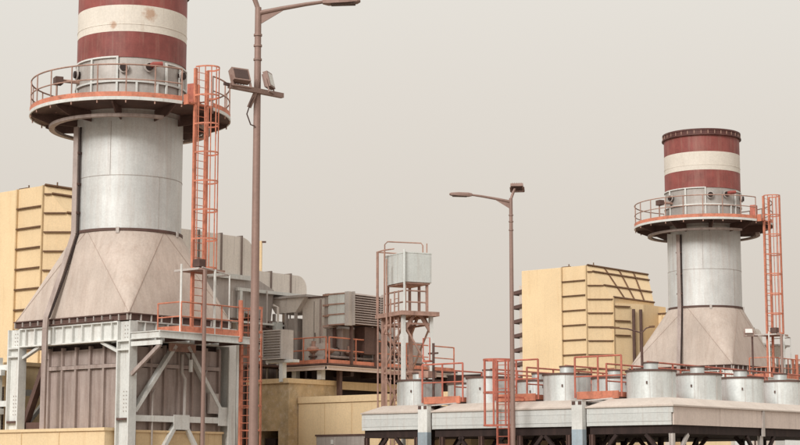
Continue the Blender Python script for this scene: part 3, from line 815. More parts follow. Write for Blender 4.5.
# ------------------------------------------------------------------ yellow building, railed deck and machinery in the middle
BO = STK_L
b = thing('yellow_building', 'plain yellow low building behind the left air cooler, under the railed deck', 'building', BO, PHI)
MB().box((-.22, 9.86, 0), (9.0, 18.0, 4.45)).build('wall', 'yellow_panel', b)
MB().box((-.20, 9.80, 4.45), (9.05, 18.05, 4.72)).build('parapet', 'yellow_panel', b)
for i_ in range(1, 6): MB().box((-.22 + i_ * 1.5, 9.845, 0), (-.20 + i_ * 1.5, 9.86, 4.45)).build('sheet_joint', 'yellow_wall', b)
MB().box((.9, 9.78, 0), (3.6, 9.86, 3.05)).build('shutter_door', 'dirty_grey_panel', b)
MB().box((.85, 9.74, 3.05), (3.65, 9.86, 3.12)).build('door_lintel', 'brown_steel', b)
MB().box((1.9, 9.775, 0), (1.98, 9.78, 3.0)).build('door_joint', 'grey_steel', b)
MB().box((1.72, 9.765, 2.72), (1.86, 9.778, 2.9)).build('notice_plate', 'white_steel', b)
pr = thing('plaster_pier', 'patchy weathered plaster wall with a dark opening beside the tall lamp post', 'wall', BO, PHI)
MB().box((-2.6, 9.3, 3.3), (-.26, 12.5, 5.3)).box((-.85, 9.3, 0), (-.26, 12.5, 3.3)).box((-2.6, 9.3, 0), (-2.05, 12.5, 3.3)).box((-2.05, 11.2, 0), (-.85, 12.5, 3.3)).build('plaster', 'patchy_plaster', pr)
MB().box((-2.7, 9.2, 5.3), (-.2, 12.5, 5.5)).build('coping', 'yellow_wall', pr)
MB().box((-1.9, 9.6, 0), (-1.3, 10.6, 3.0)).build('dark_box', 'shade_dark_steel', pr)
# railed deck
dz = 6.2
d = thing('railed_deck', 'dark steel deck with orange guard rails above the yellow building', 'platform', BO, PHI)
MB().box((-2.4, 11.0, dz - .06), (.4, 20, dz)).box((-2.4, 11.0, dz - .07), (.4, 20, dz - .06)).build('floor', 'brown_steel', d)
MB().hbeam((.36, 11.0, dz - .2), (.36, 20, dz - .2), .14, .18, (0,0,1), .03).build('edge_beam', 'fascia_shaded', d)
MB().hbeam((-2.4, 10.95, dz - .2), (.28, 10.95, dz - .2), .14, .18, (0,0,1), .03).build('edge_beam', 'fascia_shaded', d)
for y in (12.6, 14.4, 16.2, 18): MB().box((-2.3, y, dz - .5), (.3, y + .2, dz - .1)).build('joist', 'shade_dark_steel', d)
MB().box((-.55, 11.6, 5.15), (-.35, 19.6, 5.5)).build('cross_beam', 'yellow_wall', d)
MB().box((-.9, 11.4, 4.75), (-.7, 19.8, 6.05)).build('shade_sheet', 'shade_dark_steel', d)  # dark sheet standing in for the shade under the deck
MB().box((-.6, 19.2, 4.78), (2.6, 19.5, 6.0)).build('shade_block', 'shade_dark_steel', d)  # added dark block closing the gap, painted as under-deck shade
for x in (-1.9, -.4): MB().box((x, 11.2, 4.76 if x > -.3 else 5.52), (x + .25, 11.45, dz - .1)).build('stub_column', 'white_steel', d)
for x, y, z in ((-2.2, 15, 0), (-2.2, 19.5, 0), (.0, 17, 4.72), (.0, 12.2, 4.72)): MB().bar((x, y, z), (x, y, dz - .1), .18, .18).build('deck_column', 'brown_steel', d)
railing(d, [(-2.35, 11.0, dz), (.3, 11.0, dz)], 1.12, 'orange_paint', 1.4, .032, True, .16)
railing(d, [(.34, 11.15, dz), (.34, 19.8, dz)], 1.12, 'orange_paint', 1.65, .032, True, .16)
# plain grey cabinet, silver panel unit, louvre unit
hx = thing('grey_cabinet', 'plain tall grey metal cabinet left of the silver fronted cooling unit', 'cabinet', BO + Vector((0,0,dz)), PHI)
MB().box((-2.6, 12.6, 0), (-1.15, 14.2, 3.05)).build('body', 'duct_grey', hx)
MB().box((-2.66, 12.55, 3.05), (-1.1, 14.25, 3.11)).build('roof', 'brown_steel', hx)
MB().box((-1.9, 12.585, .4), (-1.88, 12.6, 2.9)).build('door_joint', 'duct_rib', hx)
MB().box((-1.84, 12.57, 1.3), (-1.80, 12.6, 1.5)).build('handle', 'duct_rib', hx)
hp_ = thing('intake_hopper', 'grey tapered intake hood on posts between the ducts and the grey cabinet', 'hood', BO + Vector((0,0,dz)), PHI)
MB().extr([(-4.5, 12.3, 3.1), (-2.2, 12.3, 3.1), (-2.75, 12.3, 2.45), (-4.0, 12.3, 2.45)], (0, 1.4, 0)).build('hood', 'duct_grey', hp_)
MB().box((-4.7, 12.2, 3.1), (-2.0, 13.8, 3.2)).build('hood_roof', 'grey_steel', hp_)
for x in (-4.2, -3.45, -2.85): MB().box((x, 12.32, 0), (x + .11, 12.43, 2.45)).build('post', 'grey_steel', hp_)
MB().box((-4.2, 12.5, .0), (-2.8, 13.6, 1.6)).build('lower_box', 'brown_casing', hp_)
MB().box((-3.4, 12.45, 1.6), (-2.9, 13.2, 2.2)).build('upper_box', 'dirty_grey_panel', hp_)
rb = thing('roof_walk', 'thin grey roof plate and pale beam under the grey ducts behind the tall lamp post', 'roof', BO, PHI)
MB().bar((-3.75, 9.6, 9.55), (-3.75, 15.5, 9.55), .12, .14).build('beam', 'white_steel', rb)
MB().box((-5.6, 10.6, 9.48), (-3.82, 15.6, 9.58)).build('roof_plate', 'grey_steel', rb)
for y in (9.8, 15.4): MB().bar((-3.75, y, 0), (-3.75, y, 9.47), .16, .16).build('column', 'white_steel', rb)
# brown machinery behind the posts, below the ducts
mk = thing('brown_machine_housing', 'brown ribbed machine housing in the shade below the grey ducts', 'housing', BO, PHI)
MB().box((-6.2, 10.9, 0), (-3.9, 15.2, 8.3)).build('body', 'brown_casing', mk)
MB().box((-3.9, 14.9, 0), (-1.3, 17.5, 8.3)).build('rear_body', 'dirty_grey_panel', mk)
for y in (11.6, 12.7, 13.8): MB().box((-3.9, y, 0), (-3.8, y + .1, 8.25)).build('rib', 'brown_steel', mk)
MB().box((-3.9, 11.8, 7.2), (-3.86, 12.4, 7.9)).build('window', 'glass_pale', mk)

for o, lb in ((mk, 'brown ribbed machine housing low beyond the far stack at the right edge'), (rb, 'thin grey roof plate on columns beyond the far stack at the right edge'),
              (hp_, 'grey tapered intake hood on posts beyond the far stack at the right edge')):
    c = copy_tree(o); c.location = o.location + dlt; c['label'] = lb
su = thing('louvre_unit', 'silver fronted cooling unit with large brown louvre on its right side', 'louvre unit', BO + Vector((0,0,dz)), PHI)
def louvre_x(parent, x, y0, y1, z0, z1, n, m='slat_mauve', fm='grey_steel'):
    """louvre facing +x"""
    for k in range(n):
        z = z0 + (z1 - z0) * (k + .5) / n
        MB().add([(x, y0, z + .04), (x, y1, z + .04), (x + .09, y1, z - .03), (x + .09, y0, z - .03),
                  (x, y0, z + .025), (x, y1, z + .025), (x + .09, y1, z - .045), (x + .09, y0, z - .045)],
                 [(0,1,2,3),(7,6,5,4),(0,4,5,1),(1,5,6,2),(2,6,7,3),(3,7,4,0)]).build('slat', m, parent)
    for y in (y0 - .06, y1): MB().box((x - .02, y, z0 - .05), (x + .11, y + .06, z1 + .05)).build('frame_side', fm, parent)
MB().box((-.65, 12.3, 1.75), (.55, 14.3, 3.1)).build('body', 'brown_steel', su)
sp_ = MB().box((-.65, 12.16, 0), (.31, 12.3, .42)).mesh('silver_panel', 'tank_white')
for k in range(3): link('silver_panel', sp_, su, (0, 0, 1.78 + k * .45))
for k in range(4): MB().box((-.68, 12.13, 1.72 + k * .45), (.32, 12.3, 1.775 + k * .45)).build('band', 'rust_steel', su)
MB().box((-.9, 12.2, 1.6), (-.65, 12.4, 3.15)).build('corner_post', 'dirty_grey_panel', su)
for k in range(4): MB().box((-.95, 12.12, 1.66 + k * .46), (-.6, 12.2, 1.74 + k * .46)).build('hinge', 'rust_steel', su)
MB().box((.33, 12.15, 1.68), (.56, 12.4, 3.16)).build('corner_post', 'grey_steel', su)
louvre_x(su, .56, 12.45, 14.35, 1.75, 3.12, 13)
for x, y in ((-.6, 12.4), (.3, 12.5), (.3, 14.1), (-.6, 14.1)): MB().box((x, y, 0), (x + .12, y + .12, 1.75)).build('leg', 'brown_steel', su)
MB().box((-1.1, 12.6, .4), (-.2, 13.6, 1.6)).build('plinth_box', 'brown_casing', su)
MB().bar((.5, 14.2, 1.7), (.5, 15.6, .3), .08, .08).build('strut', 'shade_dark_steel', su)
MB().box((-.2, 13.4, .5), (.4, 14.1, 1.7)).build('drive_box', 'brown_steel', su)

sl = thing('louvre_box', 'small grey louvred ventilator box hanging beside the tall lamp post', 'ventilator', BO + EX * (-1.45) + EY * 8.9 + Vector((0,0,6.3)), PHI)
MB().box((0, .06, 0), (1.15, .7, 1.25)).build('body', 'grey_steel', sl)
for k in range(10):
    z = .10 + k * .112
    MB().add([(.08, .06, z + .05), (1.07, .06, z + .05), (1.07, -.03, z), (.08, -.03, z), (.08, .06, z + .035), (1.07, .06, z + .035), (1.07, -.03, z - .015), (.08, -.03, z - .015)],
             [(0,1,2,3),(7,6,5,4),(0,4,5,1),(1,5,6,2),(2,6,7,3),(3,7,4,0)]).build('slat', 'dirty_grey_panel', sl)
for x in (0, 1.08): MB().box((x, -.04, 0), (x + .07, .06, 1.25)).build('frame_side', 'grey_steel', sl)
MB().box((.07, -.038, 1.2), (1.08, .06, 1.248)).build('frame_top', 'grey_steel', sl)
MB().box((.07, -.038, .002), (1.08, .06, .05)).build('frame_bottom', 'grey_steel', sl)
MB().box((.0, .2, -.14), (1.6, .6, -.02)).build('shelf', 'white_steel', sl)
MB().box((.75, .25, -.95), (.95, .5, -.14)).build('bracket_post', 'white_steel', sl)
# pump skid on the deck
ps = thing('pump_skid', 'dark pump and valve pipework behind the deck guard rail', 'pump', BO + EX * (-.7) + EY * 11.9 + Vector((0,0,dz)), PHI)
MB().box((-.5, -.4, 0), (.6, 2.6, .16)).build('base', 'brown_steel', ps)
MB().tube([(.1, -.2, .5), (.1, .7, .5)], .26, 14).build('motor', 'dirty_grey_panel', ps)
MB().tube([(.1, .7, .5), (.1, 1.1, .5)], .33, 14).build('volute', 'brown_steel', ps)
MB().tube([(.1, .9, .6), (.1, .9, 1.15), (.1, 1.8, 1.15), (.1, 2.4, .8), (.1, 2.4, .1)], .10, 10).build('pipe', 'brown_steel', ps)
MB().tube([(.1, 1.5, 1.15), (.1, 1.5, 1.45)], .05, 8).build('valve_stem', 'shade_dark_steel', ps)
MB().tube(arc(.2, 1.45, 0, 2*math.pi, 14, (.1, 1.5)), .025, 6).build('hand_wheel', 'shade_dark_steel', ps)
MB().box((-.3, -.55, .1), (.5, -.2, .9)).build('control_box', 'grey_steel', ps)
ps2 = copy_tree(ps); ps2.location = BO + EX * (-.75) + EY * 15.2 + Vector((0,0,dz)); ps2['label'] = 'second dark pump further along the deck, left of the steel tower'
# valves and pipe runs crowding the deck
vc = thing('valve_cluster', 'cluster of brown funnel shaped valves and thin pipes in front of the grey cabinet', 'valves', BO + Vector((0,0,dz)), PHI)
for (x, y, h_) in ((-.75, 11.35, 1.0), (-.25, 11.75, .92), (-.15, 13.0, .85), (-.2, 16.6, 1.05)):
    MB().lathe([(.07, 0), (.07, h_ * .45), (.30, h_ * .62), (.30, h_ * .70), (.10, h_ * .78), (.10, h_), (0, h_)], 14, (x, y)).build('valve', 'rust_steel', vc)
    MB().lathe([(.22, h_ * .3), (.22, h_ * .36), (0, h_ * .36)], 14, (x, y)).build('flange', 'brown_steel', vc)
for (pts_, r_) in (([(-1.1, 11.5, .3), (.1, 11.5, .3), (.1, 17.8, .3)], .06), ([(-1.1, 11.9, .6), (-.1, 11.9, .6), (-.1, 16.0, .6), (-.1, 16.0, 2.0)], .045),
                   ([(.1, 14.6, 0), (.1, 14.6, 1.75)], .05), ([(-.5, 11.6, 0), (-.5, 11.6, 1.6), (-.5, 12.6, 1.7)], .04),
                   ([(.2, 15.2, .1), (.15, 15.9, 1.4), (.1, 16.6, 2.1)], .05), ([(-1.05, 12.1, 0), (-1.05, 12.1, 2.9)], .05)):
    MB().tube(pts_, r_, 8).build('pipe', 'brown_casing', vc)
for y in (14.9, 17.2): MB().box((-.5, y, 0), (.05, y + .6, 1.25)).build('control_box', 'dirty_grey_panel', vc)
# cable tray and conduits below the ducts
ct = thing('cable_tray', 'thin cable tray and conduits hanging under the grey ducts behind the tall lamp post', 'cable tray', BO, PHI)
MB().box((-3.8, 6.6, 8.05), (-3.5, 13.6, 8.13)).build('tray', 'white_steel', ct)
for i_, y in enumerate((6.9, 8.3, 9.2, 11.4, 12.9)):
    MB().tube([(-3.65, y, 8.1), (-3.65, y, 9.4 + .2 * (i_ % 2))], .035, 6).build('hanger', 'grey_steel', ct)
for x, z in ((-3.7, 8.18), (-3.6, 8.2), (-3.55, 7.5)):
    MB().tube([(x, 6.6, z), (x, 9.5, z), (x, 9.9, z - .3), (x, 13.4, z - .3)], .04, 6).build('conduit', 'brown_steel', ct)
sv = thing('service_pipes', 'bundle of thin grey pipes and small boxes in front of the brown machine housing', 'pipes', BO, PHI)
for x, y, z1 in ((-3.55, 10.9, 8.0), (-3.5, 11.3, 7.4), (-3.55, 12.0, 8.9), (-3.45, 13.2, 7.7)):
    MB().tube([(x, y, 5), (x, y, z1), (x - .3, y, z1 + .1)], .055, 8).build('riser', 'duct_grey', sv)
for z in (6.9, 7.3): MB().tube([(-3.4, 10.6, z), (-3.4, 13.5, z)], .045, 6).build('header', 'rust_steel', sv)
for y, z in ((11.0, 6.5), (12.5, 7.9), (11.7, 7.7)): MB().box((-3.6, y, z), (-3.35, y + .4, z + .5)).build('switch_box', 'tank_white', sv)
railing(sv, [(-3.2, 9.9, dz), (-2.5, 9.9, dz)], 1.1, 'orange_paint', .7, .03, True, .14)
MB().box((-3.6, 9.7, dz - .08), (-2.4, 13.8, dz)).build('grating', 'brown_steel', sv)
for y in (9.8, 13.5): MB().bar((-3.4, y, 0), (-3.4, y, dz - .08), .14, .14).build('post', 'brown_steel', sv)
vp = at(260.5, 275, 80)
o = thing('vent_mast', 'thin bright yellow vent mast with small dark cap behind the tall lamp post', 'mast', (vp.x, vp.y, 9.6), 0)
MB().tube([(0,0,0), (0,0,at(260.5, 241, 80).z - 9.6)], .07, 8).build('shaft', 'yellow_panel', o)
hz = at(260.5, 242, 80).z - 9.6
MB().bar((-.02, 0, hz), (.24, 0, hz), .08, .08).build('cap', 'brown_steel', o)

# ------------------------------------------------------------------ steel tower with white tank
TC = at(407, 315, 70.0)
TR = R(-62)
tw = thing('tank_tower', 'rusty steel tower carrying a white box tank beside the louvre unit', 'tower', (TC.x, TC.y, 0), TR)
zp = TC.z
a_, b_ = .85, .62
for x in (-a_, a_):
    for y in (-b_, b_):
        MB().bar((x, y, 0), (x, y, zp), .14, .14).build('leg', 'white_steel' if x > 0 else 'rust_steel', tw)
for z0, z1 in ((3.4, 5.5), (5.5, 7.4)):
    for y in (-b_, b_):
        MB().bar((-a_, y, z0), (a_, y, z1), .05, .07).build('brace', 'rust_steel', tw)
        MB().bar((-a_, y, z1), (a_, y, z1), .06, .08).build('girt', 'rust_steel', tw)
    for x in (-a_, a_):
        MB().bar((x, -b_, z1), (x, b_, z0), .05, .07).build('brace', 'rust_steel', tw)
        MB().bar((x, -b_, z1), (x, b_, z1), .06, .08).build('girt', 'rust_steel', tw)
for x in (-a_, a_):
    for sg in (-1, 1):
        y = sg * b_
        MB().bar((x, y, zp - .75), (x, y * .2, zp - .05), .07, .12).build('knee_brace', 'rust_steel', tw)
        MB().bar((x, y, zp - .75), (x + (-.6 if x > 0 else .6), y, zp - .05), .07, .12).build('knee_brace', 'rust_steel', tw)
MB().box((-1.15, -.85, zp), (1.15, .85, zp + .06)).build('tower_floor', 'rust_steel', tw)
for y in (-.85, .79): MB().box((-1.15, y, zp - .11), (1.15, y + .06, zp - .002)).build('floor_beam', 'rust_steel', tw)
for x in (-1.15, 1.09): MB().box((x, -.79, zp - .11), (x + .06, .79, zp - .002)).build('floor_beam', 'rust_steel', tw)
zt0 = at(405, 283, 69.4).z; zt1 = at(405, 253.5, 69.4).z
for x, y in ((-.7, -.5), (.75, -.5), (.75, .5), (-.7, .5), (0.1, .5)):
    MB().bar((x, y, zp), (x, y, zt0), .09, .09).build('tank_leg', 'rust_steel', tw)
for z in (zp + .45, zp + .9):
    MB().tube([(-.9, -.5, z), (.75, -.5, z), (.75, .55, z)], .035, 6).build('rail', 'rust_steel', tw)
# the tank with chamfered lower edge
tb = MB()
xa, xb, ya, yb = -.78, .92, -.58, .62
zc = zt0 + .18
pr_ = [(xa, zt1), (xb, zt1), (xb, zt0 + .02), (xb - .02, zt0), (xa + .2, zt0), (xa, zc)]
tb.extr([(x, ya, z) for x, z in pr_], (0, yb - ya, 0))
tk = tb.build('tank_body', 'tank_white', tw)
MB().box((xa - .015, ya - .015, zt1 - .02), (xb + .015, yb + .015, zt1 + .02)).build('tank_lid', 'tank_white', tk)
MB().box((xa + .05, ya + .05, zt0 - .06), (xb - .05, yb - .05, zt0 - .002)).build('tank_base', 'rust_steel', tk)
MB().tube([(xb + .07, ya - .07, zp), (xb + .07, ya - .07, zt1 + .1)], .045, 8).build('corner_pipe', 'tank_white', tw)
tl = link('tower_ladder', None, tw)
for x in (.25, .6): MB().bar((x, -.70, 2.5), (x, -.70, zp + .9), .04, .05).build('stile', 'rust_steel', tl)
rgm = MB().tube([(.25, -.70, 0), (.6, -.70, 0)], .016, 5).mesh('rung', 'rust_steel')
for k in range(20): link('rung', rgm, tl, (0, 0, 2.7 + k * .3))
# upper guard frame and pipes
for (x, y) in ((-1.1, -.8), (-.35, -.85)):
    MB().tube([(x, y, zp), (x, y, zt1 + .22)], .028, 6).build('guard_post', 'rust_steel', tw)
MB().tube([(.2, -.7, zt1 + .2), (-.35, -.85, zt1 + .2), (-1.1, -.8, zt1 + .2), (-1.1, .1, zt1 + .2)], .03, 6).build('guard_rail', 'rust_steel', tw)
MB().tube([(-.95, -.82, 4), (-.95, -.82, zt1 + .2)], .035, 8).build('riser_pipe', 'rust_steel', tw)
MB().tube([(-.5, -.75, zp), (-.5, -.75, zt1 + .45), (-.35, -.7, zt1 + .55), (.55, .35, zt1 + .45), (.6, .4, zt1 + .35), (.6, .4, zt1)], .03, 6).build('overflow_pipe', 'rust_steel', tw)
MB().tube([(.75, .5, zt1), (.75, .5, zt1 + .42)], .03, 6).build('vent_pipe', 'rust_steel', tw)
# thin twin pipes dropping to the ground left of the tower
for i, px_ in enumerate((386.5, 390.5)):
    p = at(px_, 330, 69.5)
    o = thing('drop_pipe', ('left' if i == 0 else 'right') + ' one of the two thin rusty pipes dropping beside the steel tower', 'pipe', (p.x, p.y, 0), 0, 'pipes beside the tower')
    MB().tube([(0, 0, 0), (0, 0, zp + (2.2 if i == 0 else .6))], .035, 6).build('pipe', 'rust_steel', o)
    for z in (3.0, 5.2, 7.0): MB().tube([(0, 0, z), (0, 0, z + .07)], .06, 8).build('coupling', 'rust_steel', o)
# small railed valve stand right of the tower
p = at(431, 370, 66)
vs_ = thing('valve_stand', 'small red guard and vertical valve pipe right of the steel tower', 'stand', (p.x, p.y, 0), PHI)
zz = p.z
MB().tube([(.12, 0, 0), (.12, 0, zz + 1.0)], .05, 8).build('pipe', 'brown_steel', vs_)
MB().tube([(-.12, 0, zz + .62), (.34, 0, zz + .62)], .035, 8).build('valve_handle', 'brown_steel', vs_)
MB().box((-.30, -.15, zz + .3), (.05, .15, zz + .36)).build('shelf', 'red_orange', vs_)
MB().tube([(-.28, -.12, zz + .36), (-.28, -.12, zz + 1.2), (.04, -.12, zz + 1.2), (.04, -.12, zz + .36)], .025, 6).build('guard', 'red_orange', vs_)
MB().box((-.35, -.3, zz - .3), (.1, .2, zz - .05)).build('flange_box', 'rust_steel', vs_)
# ------------------------------------------------------------------ low yellow enclosure in front of the left stack, dark rack at the edge
le = thing('yellow_bund_wall', 'low yellow enclosure wall at the bottom left in front of the ribbed casing', 'wall', STK_L, PHI)
MB().box((-4.6, -2.95, 0), (2.35, -2.2, 3.05)).build('wall', 'yellow_panel', le)
MB().box((-4.65, -3.02, 3.05), (2.4, -2.15, 3.16)).build('coping', 'yellow_panel', le)
for x in (-2.4, -.2): MB().box((x, -2.972, 0), (x + .05, -2.95, 3.05)).build('joint_strip', 'yellow_wall', le)
le2 = thing('yellow_back_wall', 'yellow wall coloured darker for shade under the side walkway behind the white diagonal braces', 'wall', STK_L, PHI)
MB().box((2.0, -2.0, 0), (2.95, 2.3, 3.0)).build('wall', 'yellow_wall', le2)  # darker yellow puts the walkway's shade into the wall colour
MB().box((1.95, -2.05, 3.0), (3.0, 2.35, 3.08)).build('coping', 'yellow_wall', le2)
le3 = thing('pipe_rack', 'dark pipe rack with pale beams at the left edge behind the stack column', 'rack', STK_L + EX * (-7.0) + EY * (-2.2), PHI)
for z in (2.4, 3.9, 5.4): MB().bar((-3, 0, z), (2.4, 0, z), .2, .22).build('beam', 'white_steel', le3)
for x in (-2.6, .8): MB().bar((x, .3, 0), (x, .3, 6), .24, .24).build('post', 'brown_steel', le3)
MB().box((-2.6, .6, 0), (2.2, .8, 4.9)).build('back_sheet', 'shade_dark_steel', le3)

# ------------------------------------------------------------------ things seen through the cooler legs
for (px0, px1, Yd, zt_, m, nm, lb) in (
        (440, 500, 82, 3.6, 'yellow_panel', 'yellow_shed', 'low yellow shed seen through the cooler legs left of the short lamp post'),
        (525, 575, 84, 3.6, 'yellow_panel', 'yellow_shed', 'low yellow shed seen through the cooler legs right of the short lamp post'),
        (592, 665, 80, 3.4, 'yellow_panel', 'yellow_shed', 'low yellow shed seen through the legs left of the cooler corner'),
        (680, 732, 80, 3.4, 'yellow_panel', 'yellow_shed', 'low yellow shed seen through the legs right of the cooler corner'),
        (735, 752, 79, 3.55, 'white_steel', 'white_kiosk', 'white kiosk with dark top seen through the cooler legs at right'),
        (785, 812, 79, 3.5, 'white_steel', 'white_kiosk', 'pale kiosk seen through the cooler legs at the right edge')):
    p0 = at(px0, 440, Yd); p1 = at(px1, 440, Yd)
    wd_ = (p1.x - p0.x)
    s_ = thing(nm, lb, 'kiosk' if 'kiosk' in nm else 'shed', ((p0.x + p1.x) / 2, Yd, 0), 0, 'small buildings behind the coolers')
    MB().box((-wd_/2, 0, 0), (wd_/2, 2.0, zt_)).build('wall', m, s_)
    MB().box((-wd_/2 - .05, -.06, zt_), (wd_/2 + .05, 2.05, zt_ + .12)).build('roof', 'grey_steel', s_)
    MB().box((wd_*.1, -.02, 0), (wd_*.3, 0, 2.1)).build('door', 'dirty_grey_panel', s_)
    MB().box((-wd_*.4, -.03, zt_ - .45), (-wd_*.05, 0, zt_ - .2)).build('vent', 'brown_steel', s_)
bk = thing('long_back_wall', 'long brownish plant wall low behind the air coolers', 'wall', (14, 88, 0), R(-6))
MB().box((-16, 0, 0), (22, .4, 4.3)).build('wall', 'hood_beige', bk)
for x in range(-15, 22, 3): MB().box((x, -.08, 0), (x + .2, 0, 4.3)).build('pilaster', 'brown_casing', bk)
# bush under the cooler
p = at(482, 440, 72)
bu = thing('bush', 'small dark green bush seen under the air cooler deck behind the caged ladder', 'bush', (p.x, 72, 0), 0)
tr = MB()
for i in range(9):
    a = random.uniform(0, 6.28); tr.tube([(0, 0, 0), (.25*math.cos(a), .25*math.sin(a), 1.2), (.8*math.cos(a), .6*math.sin(a), random.uniform(2.2, 2.9))], .03, 5)
tr.build('stem', 'brown_steel', bu)
lv = MB()
for i in range(900):
    a = random.uniform(0, 6.28); r_ = 1.25 * random.random() ** .5; z = random.uniform(1.2, 3.0)
    c = Vector((r_*math.cos(a), r_*.7*math.sin(a), z * (1 - .10 * r_)))
    u1 = Vector((random.gauss(0,1), random.gauss(0,1), random.gauss(0,1))).normalized() * .09
    u2 = Vector((random.gauss(0,1), random.gauss(0,1), random.gauss(0,1))).normalized() * .05
    lv.add([c - u1, c + u2, c + u1, c - u2], [(0,1,2,3)])
lf = lv.build('foliage', 'leaf', bu, smooth=False); lf['kind'] = 'stuff'

# ------------------------------------------------------------------ lamp posts
def lamp_head(name, parent, p, d, L=.78, w_=.30, th=.11, tilt=.08):
    """street lamp head: a tapering shell from p along d"""
    d = Vector(d).normalized(); s_ = Vector((-d.y, d.x, 0)); u = Vector((0, 0, 1))
    d = (d + u * tilt).normalized()
    vs = []
    for f, wf, hf in ((0, .4, .7), (.15, .8, 1.0), (.6, 1, 1.0), (.92, .8, .7), (1, .45, .35)):
        c = Vector(p) + d * (L * f)
        for a, b_ in ((-1, -.5), (1, -.5), (1, .1), (.6, .5), (-.6, .5), (-1, .1)):
            vs.append(c + s_ * (a * w_ / 2 * wf) + u * (b_ * th * hf))
    fs = []
    for i in range(4):
        for k in range(6): fs.append((i*6+k, i*6+(k+1) % 6, (i+1)*6+(k+1) % 6, (i+1)*6+k))
    fs += [tuple(range(6)), tuple(24 + k for k in reversed(range(6)))]
    h = MB().add(vs, fs).build(name, 'pole_paint', parent)
    c = Vector(p) + d * (L * .55) - u * (th * .56)
    MB().bar(c - d * L * .32, c + d * L * .32, w_ * .7, .02).build('lens', 'lamp_dark', h)
    return h
def lamp_post(P, H, r0, r1, side, label, stub_lean, heading=0):
    t = thing('street_lamp', label, 'lamp post', P, heading, 'tall lamp posts')
    MB().tube([(0, 0, H * f) for f in (0, .25, .5, .75, 1)], r0, 14, r1=r1).build('pole', 'pole_paint', t)
    MB().box((-.2, -.2, 0), (.2, .2, .03)).build('base_plate', 'pole_paint', t)
    for dz_ in (-.62, -.85, -1.15): MB().lathe([(r1 + .005, H + dz_), (r1 + .022, H + dz_), (r1 + .022, H + dz_ + .04), (r1 + .005, H + dz_ + .04)], 14).build('collar', 'pole_paint', t)
    s_ = side
    am = MB().tube([(s_ * .03, 0, H - .12), (s_ * .5, 0, H - .02), (s_ * 1.0, 0, H + .07), (s_ * 1.42, 0, H + .13)], .055, 10, r1=.035)
    ao = am.build('arm', 'pole_paint', t)
    MB().extr([(s_ * .05, -.015, H - .16), (s_ * .55, -.015, H - .05), (s_ * .05, -.015, H - .36)], (0, .03, 0)).build('gusset', 'pole_paint', t)
    lamp_head('lamp_head', t, (s_ * 1.36, 0, H + .13), (s_, 0, 0), .8, .30, .13, .03)
    # leaning spigot carrying a floodlight on top
    q = Vector((stub_lean * .16, 0, H + .40))
    MB().tube([(0, 0, H - .05), (stub_lean * .03, 0, H + .05), q], r1 * .8, 10).build('spigot', 'pole_paint', t)
    return t, q
def floodlight(t, c, yaw, tilt, w_=.46, h_=.34, d_=.12, nm='floodlight'):
    f = link(nm, MB().box((-w_/2, -d_/2, -h_/2), (w_/2, d_/2, h_/2)).mesh(nm, 'pole_paint'), t, c)
    f.rotation_euler = (tilt, 0, yaw)
    MB().box((-w_/2 + .035, -d_/2 - .006, -h_/2 + .035), (w_/2 - .035, -d_/2, h_/2 - .035)).build('lens', 'lamp_dark', f)
    for k in range(5): MB().box((-w_/2 + .06 + k * (w_ - .14) / 4, d_/2, -h_/2 + .03), (-w_/2 + .08 + k * (w_ - .14) / 4, d_/2 + .05, h_/2 - .03)).build('cooling_fin', 'pole_paint', f)
    for sg in (-1, 1): MB().bar((sg * (w_/2 + .012), 0, 0), (sg * (w_/2 + .012), 0, -h_/2 - .12), .02, .05).build('yoke_arm', 'pole_paint', f)
    MB().bar((-w_/2 - .02, 0, -h_/2 - .12), (w_/2 + .02, 0, -h_/2 - .12), .05, .02).build('yoke_base', 'pole_paint', f)
    return f
P1 = at(253.2, 440, 36.0)
H1 = at(255, 12, 36.0).z + .10
l1, q1 = lamp_post((P1.x, 36.0, 0), H1, .105, .068, 1, 'tall brown lamp post in the foreground with two floodlights on a crossbar', -1)
floodlight(l1, q1 + Vector((-.05, 0, .1)), R(10), R(-15))
zb = at(253, 92, 36).z
bd = Vector((math.sin(R(46)), math.cos(R(46)), 0))
cbm = MB().bar(-bd * .74 + Vector((0, -.12, zb)), bd * .70 + Vector((0, -.12, zb)), .10, .10).build('crossbar', 'pole_paint', l1)
MB().bar(-bd * .8 + Vector((-.05, -.17, zb + .02)), bd * .5 + Vector((-.05, -.17, zb - .0)), .05, .06).build('crossbar_angle', 'lamp_dark', l1)
MB().tube([(-.16, -.1, zb - .35), (-.03, -.13, zb - .05), (.02, -.12, zb + .25)], .05, 6).build('clamp_strap', 'pole_paint', l1)
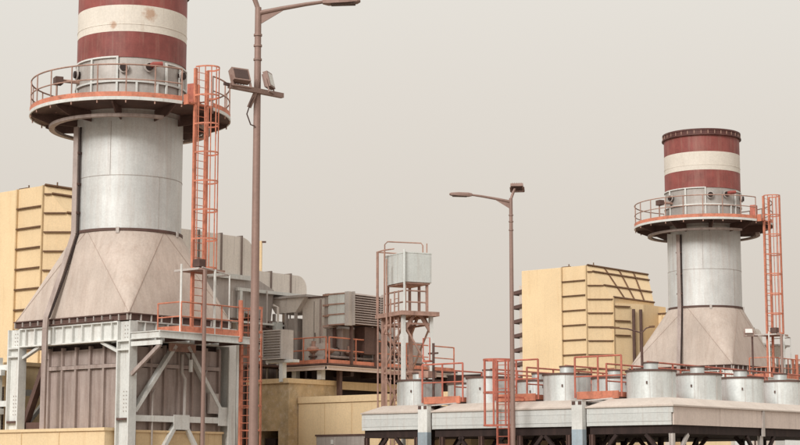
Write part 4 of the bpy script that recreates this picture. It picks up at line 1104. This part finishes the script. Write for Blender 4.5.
floodlight(l1, -bd * .46 + Vector((0, -.14, zb + .24)), R(34), R(-24), .40, .30, .16)
fr_ = floodlight(l1, bd * .33 + Vector((0, -.14, zb + .27)), R(76), R(-14), .34, .34, .10)
[c for c in fr_.children if c.name.startswith('lens')][0].data.materials[0] = MATS['glass_pale']
MB().tube([(.02, -.14, zb), (-.12, -.16, zb - .25), (-.20, -.15, zb - .5), (-.12, -.12, zb - .72), (-.03, -.1, zb - .75)], .016, 6).build('loose_cable', 'lamp_dark', l1)
P2 = at(513, 440, 60.8)
H2 = at(514.5, 200, 60.8).z + .06
l2, q2 = lamp_post((P2.x, 60.8, 0), H2, .10, .062, -1, 'lamp post standing in front of the air coolers with arm to the left', 1)
floodlight(l2, q2 + Vector((.06, 0, .0)), R(-8), R(62), .44, .30)
# far twin-arm lamp and the small floodlight mast by the far stack
p = at(642.2, 366, 92)
t = thing('yard_lamp', 'thin far lamp post with two raised arms in front of the yellow filter house', 'lamp post', (p.x, 92, 0), 0)
za = at(642, 333, 92).z
MB().tube([(0, 0, 0), (0, 0, za)], .07, 8).build('pole', 'brown_steel', t)
for sg, ex, ez in ((-1, 1.45, at(615, 328, 92).z), (1, .5, at(652, 327, 92).z)):
    MB().tube([(0, 0, za), (sg * ex * .5, 0, za + (ez - za) * .8), (sg * ex, 0, ez)], .04, 6).build('arm', 'brown_steel', t)
    MB().bar((sg * ex * .8, 0, ez), (sg * (ex + .2), 0, ez + .02), .16, .10).build('lamp_head', 'yellow_rib', t)
p = at(753, 366, 86)
t = thing('floodlight_mast', 'slim mast with one white faced floodlight in front of the far stack hood', 'floodlight', (p.x, 86, 0), 0)
za = at(753, 336, 86).z
MB().tube([(0, 0, 0), (0, 0, za)], .05, 8).build('mast', 'brown_steel', t)
MB().bar((-.25, 0, za), (.28, 0, za), .06, .06).build('crossbar', 'brown_steel', t)
f = floodlight(t, Vector((-.17, -.05, za + .22)), R(-5), R(-20), .42, .28)
[c for c in f.children if c.name.startswith('lens')][0].data.materials[0] = MATS['white_steel']
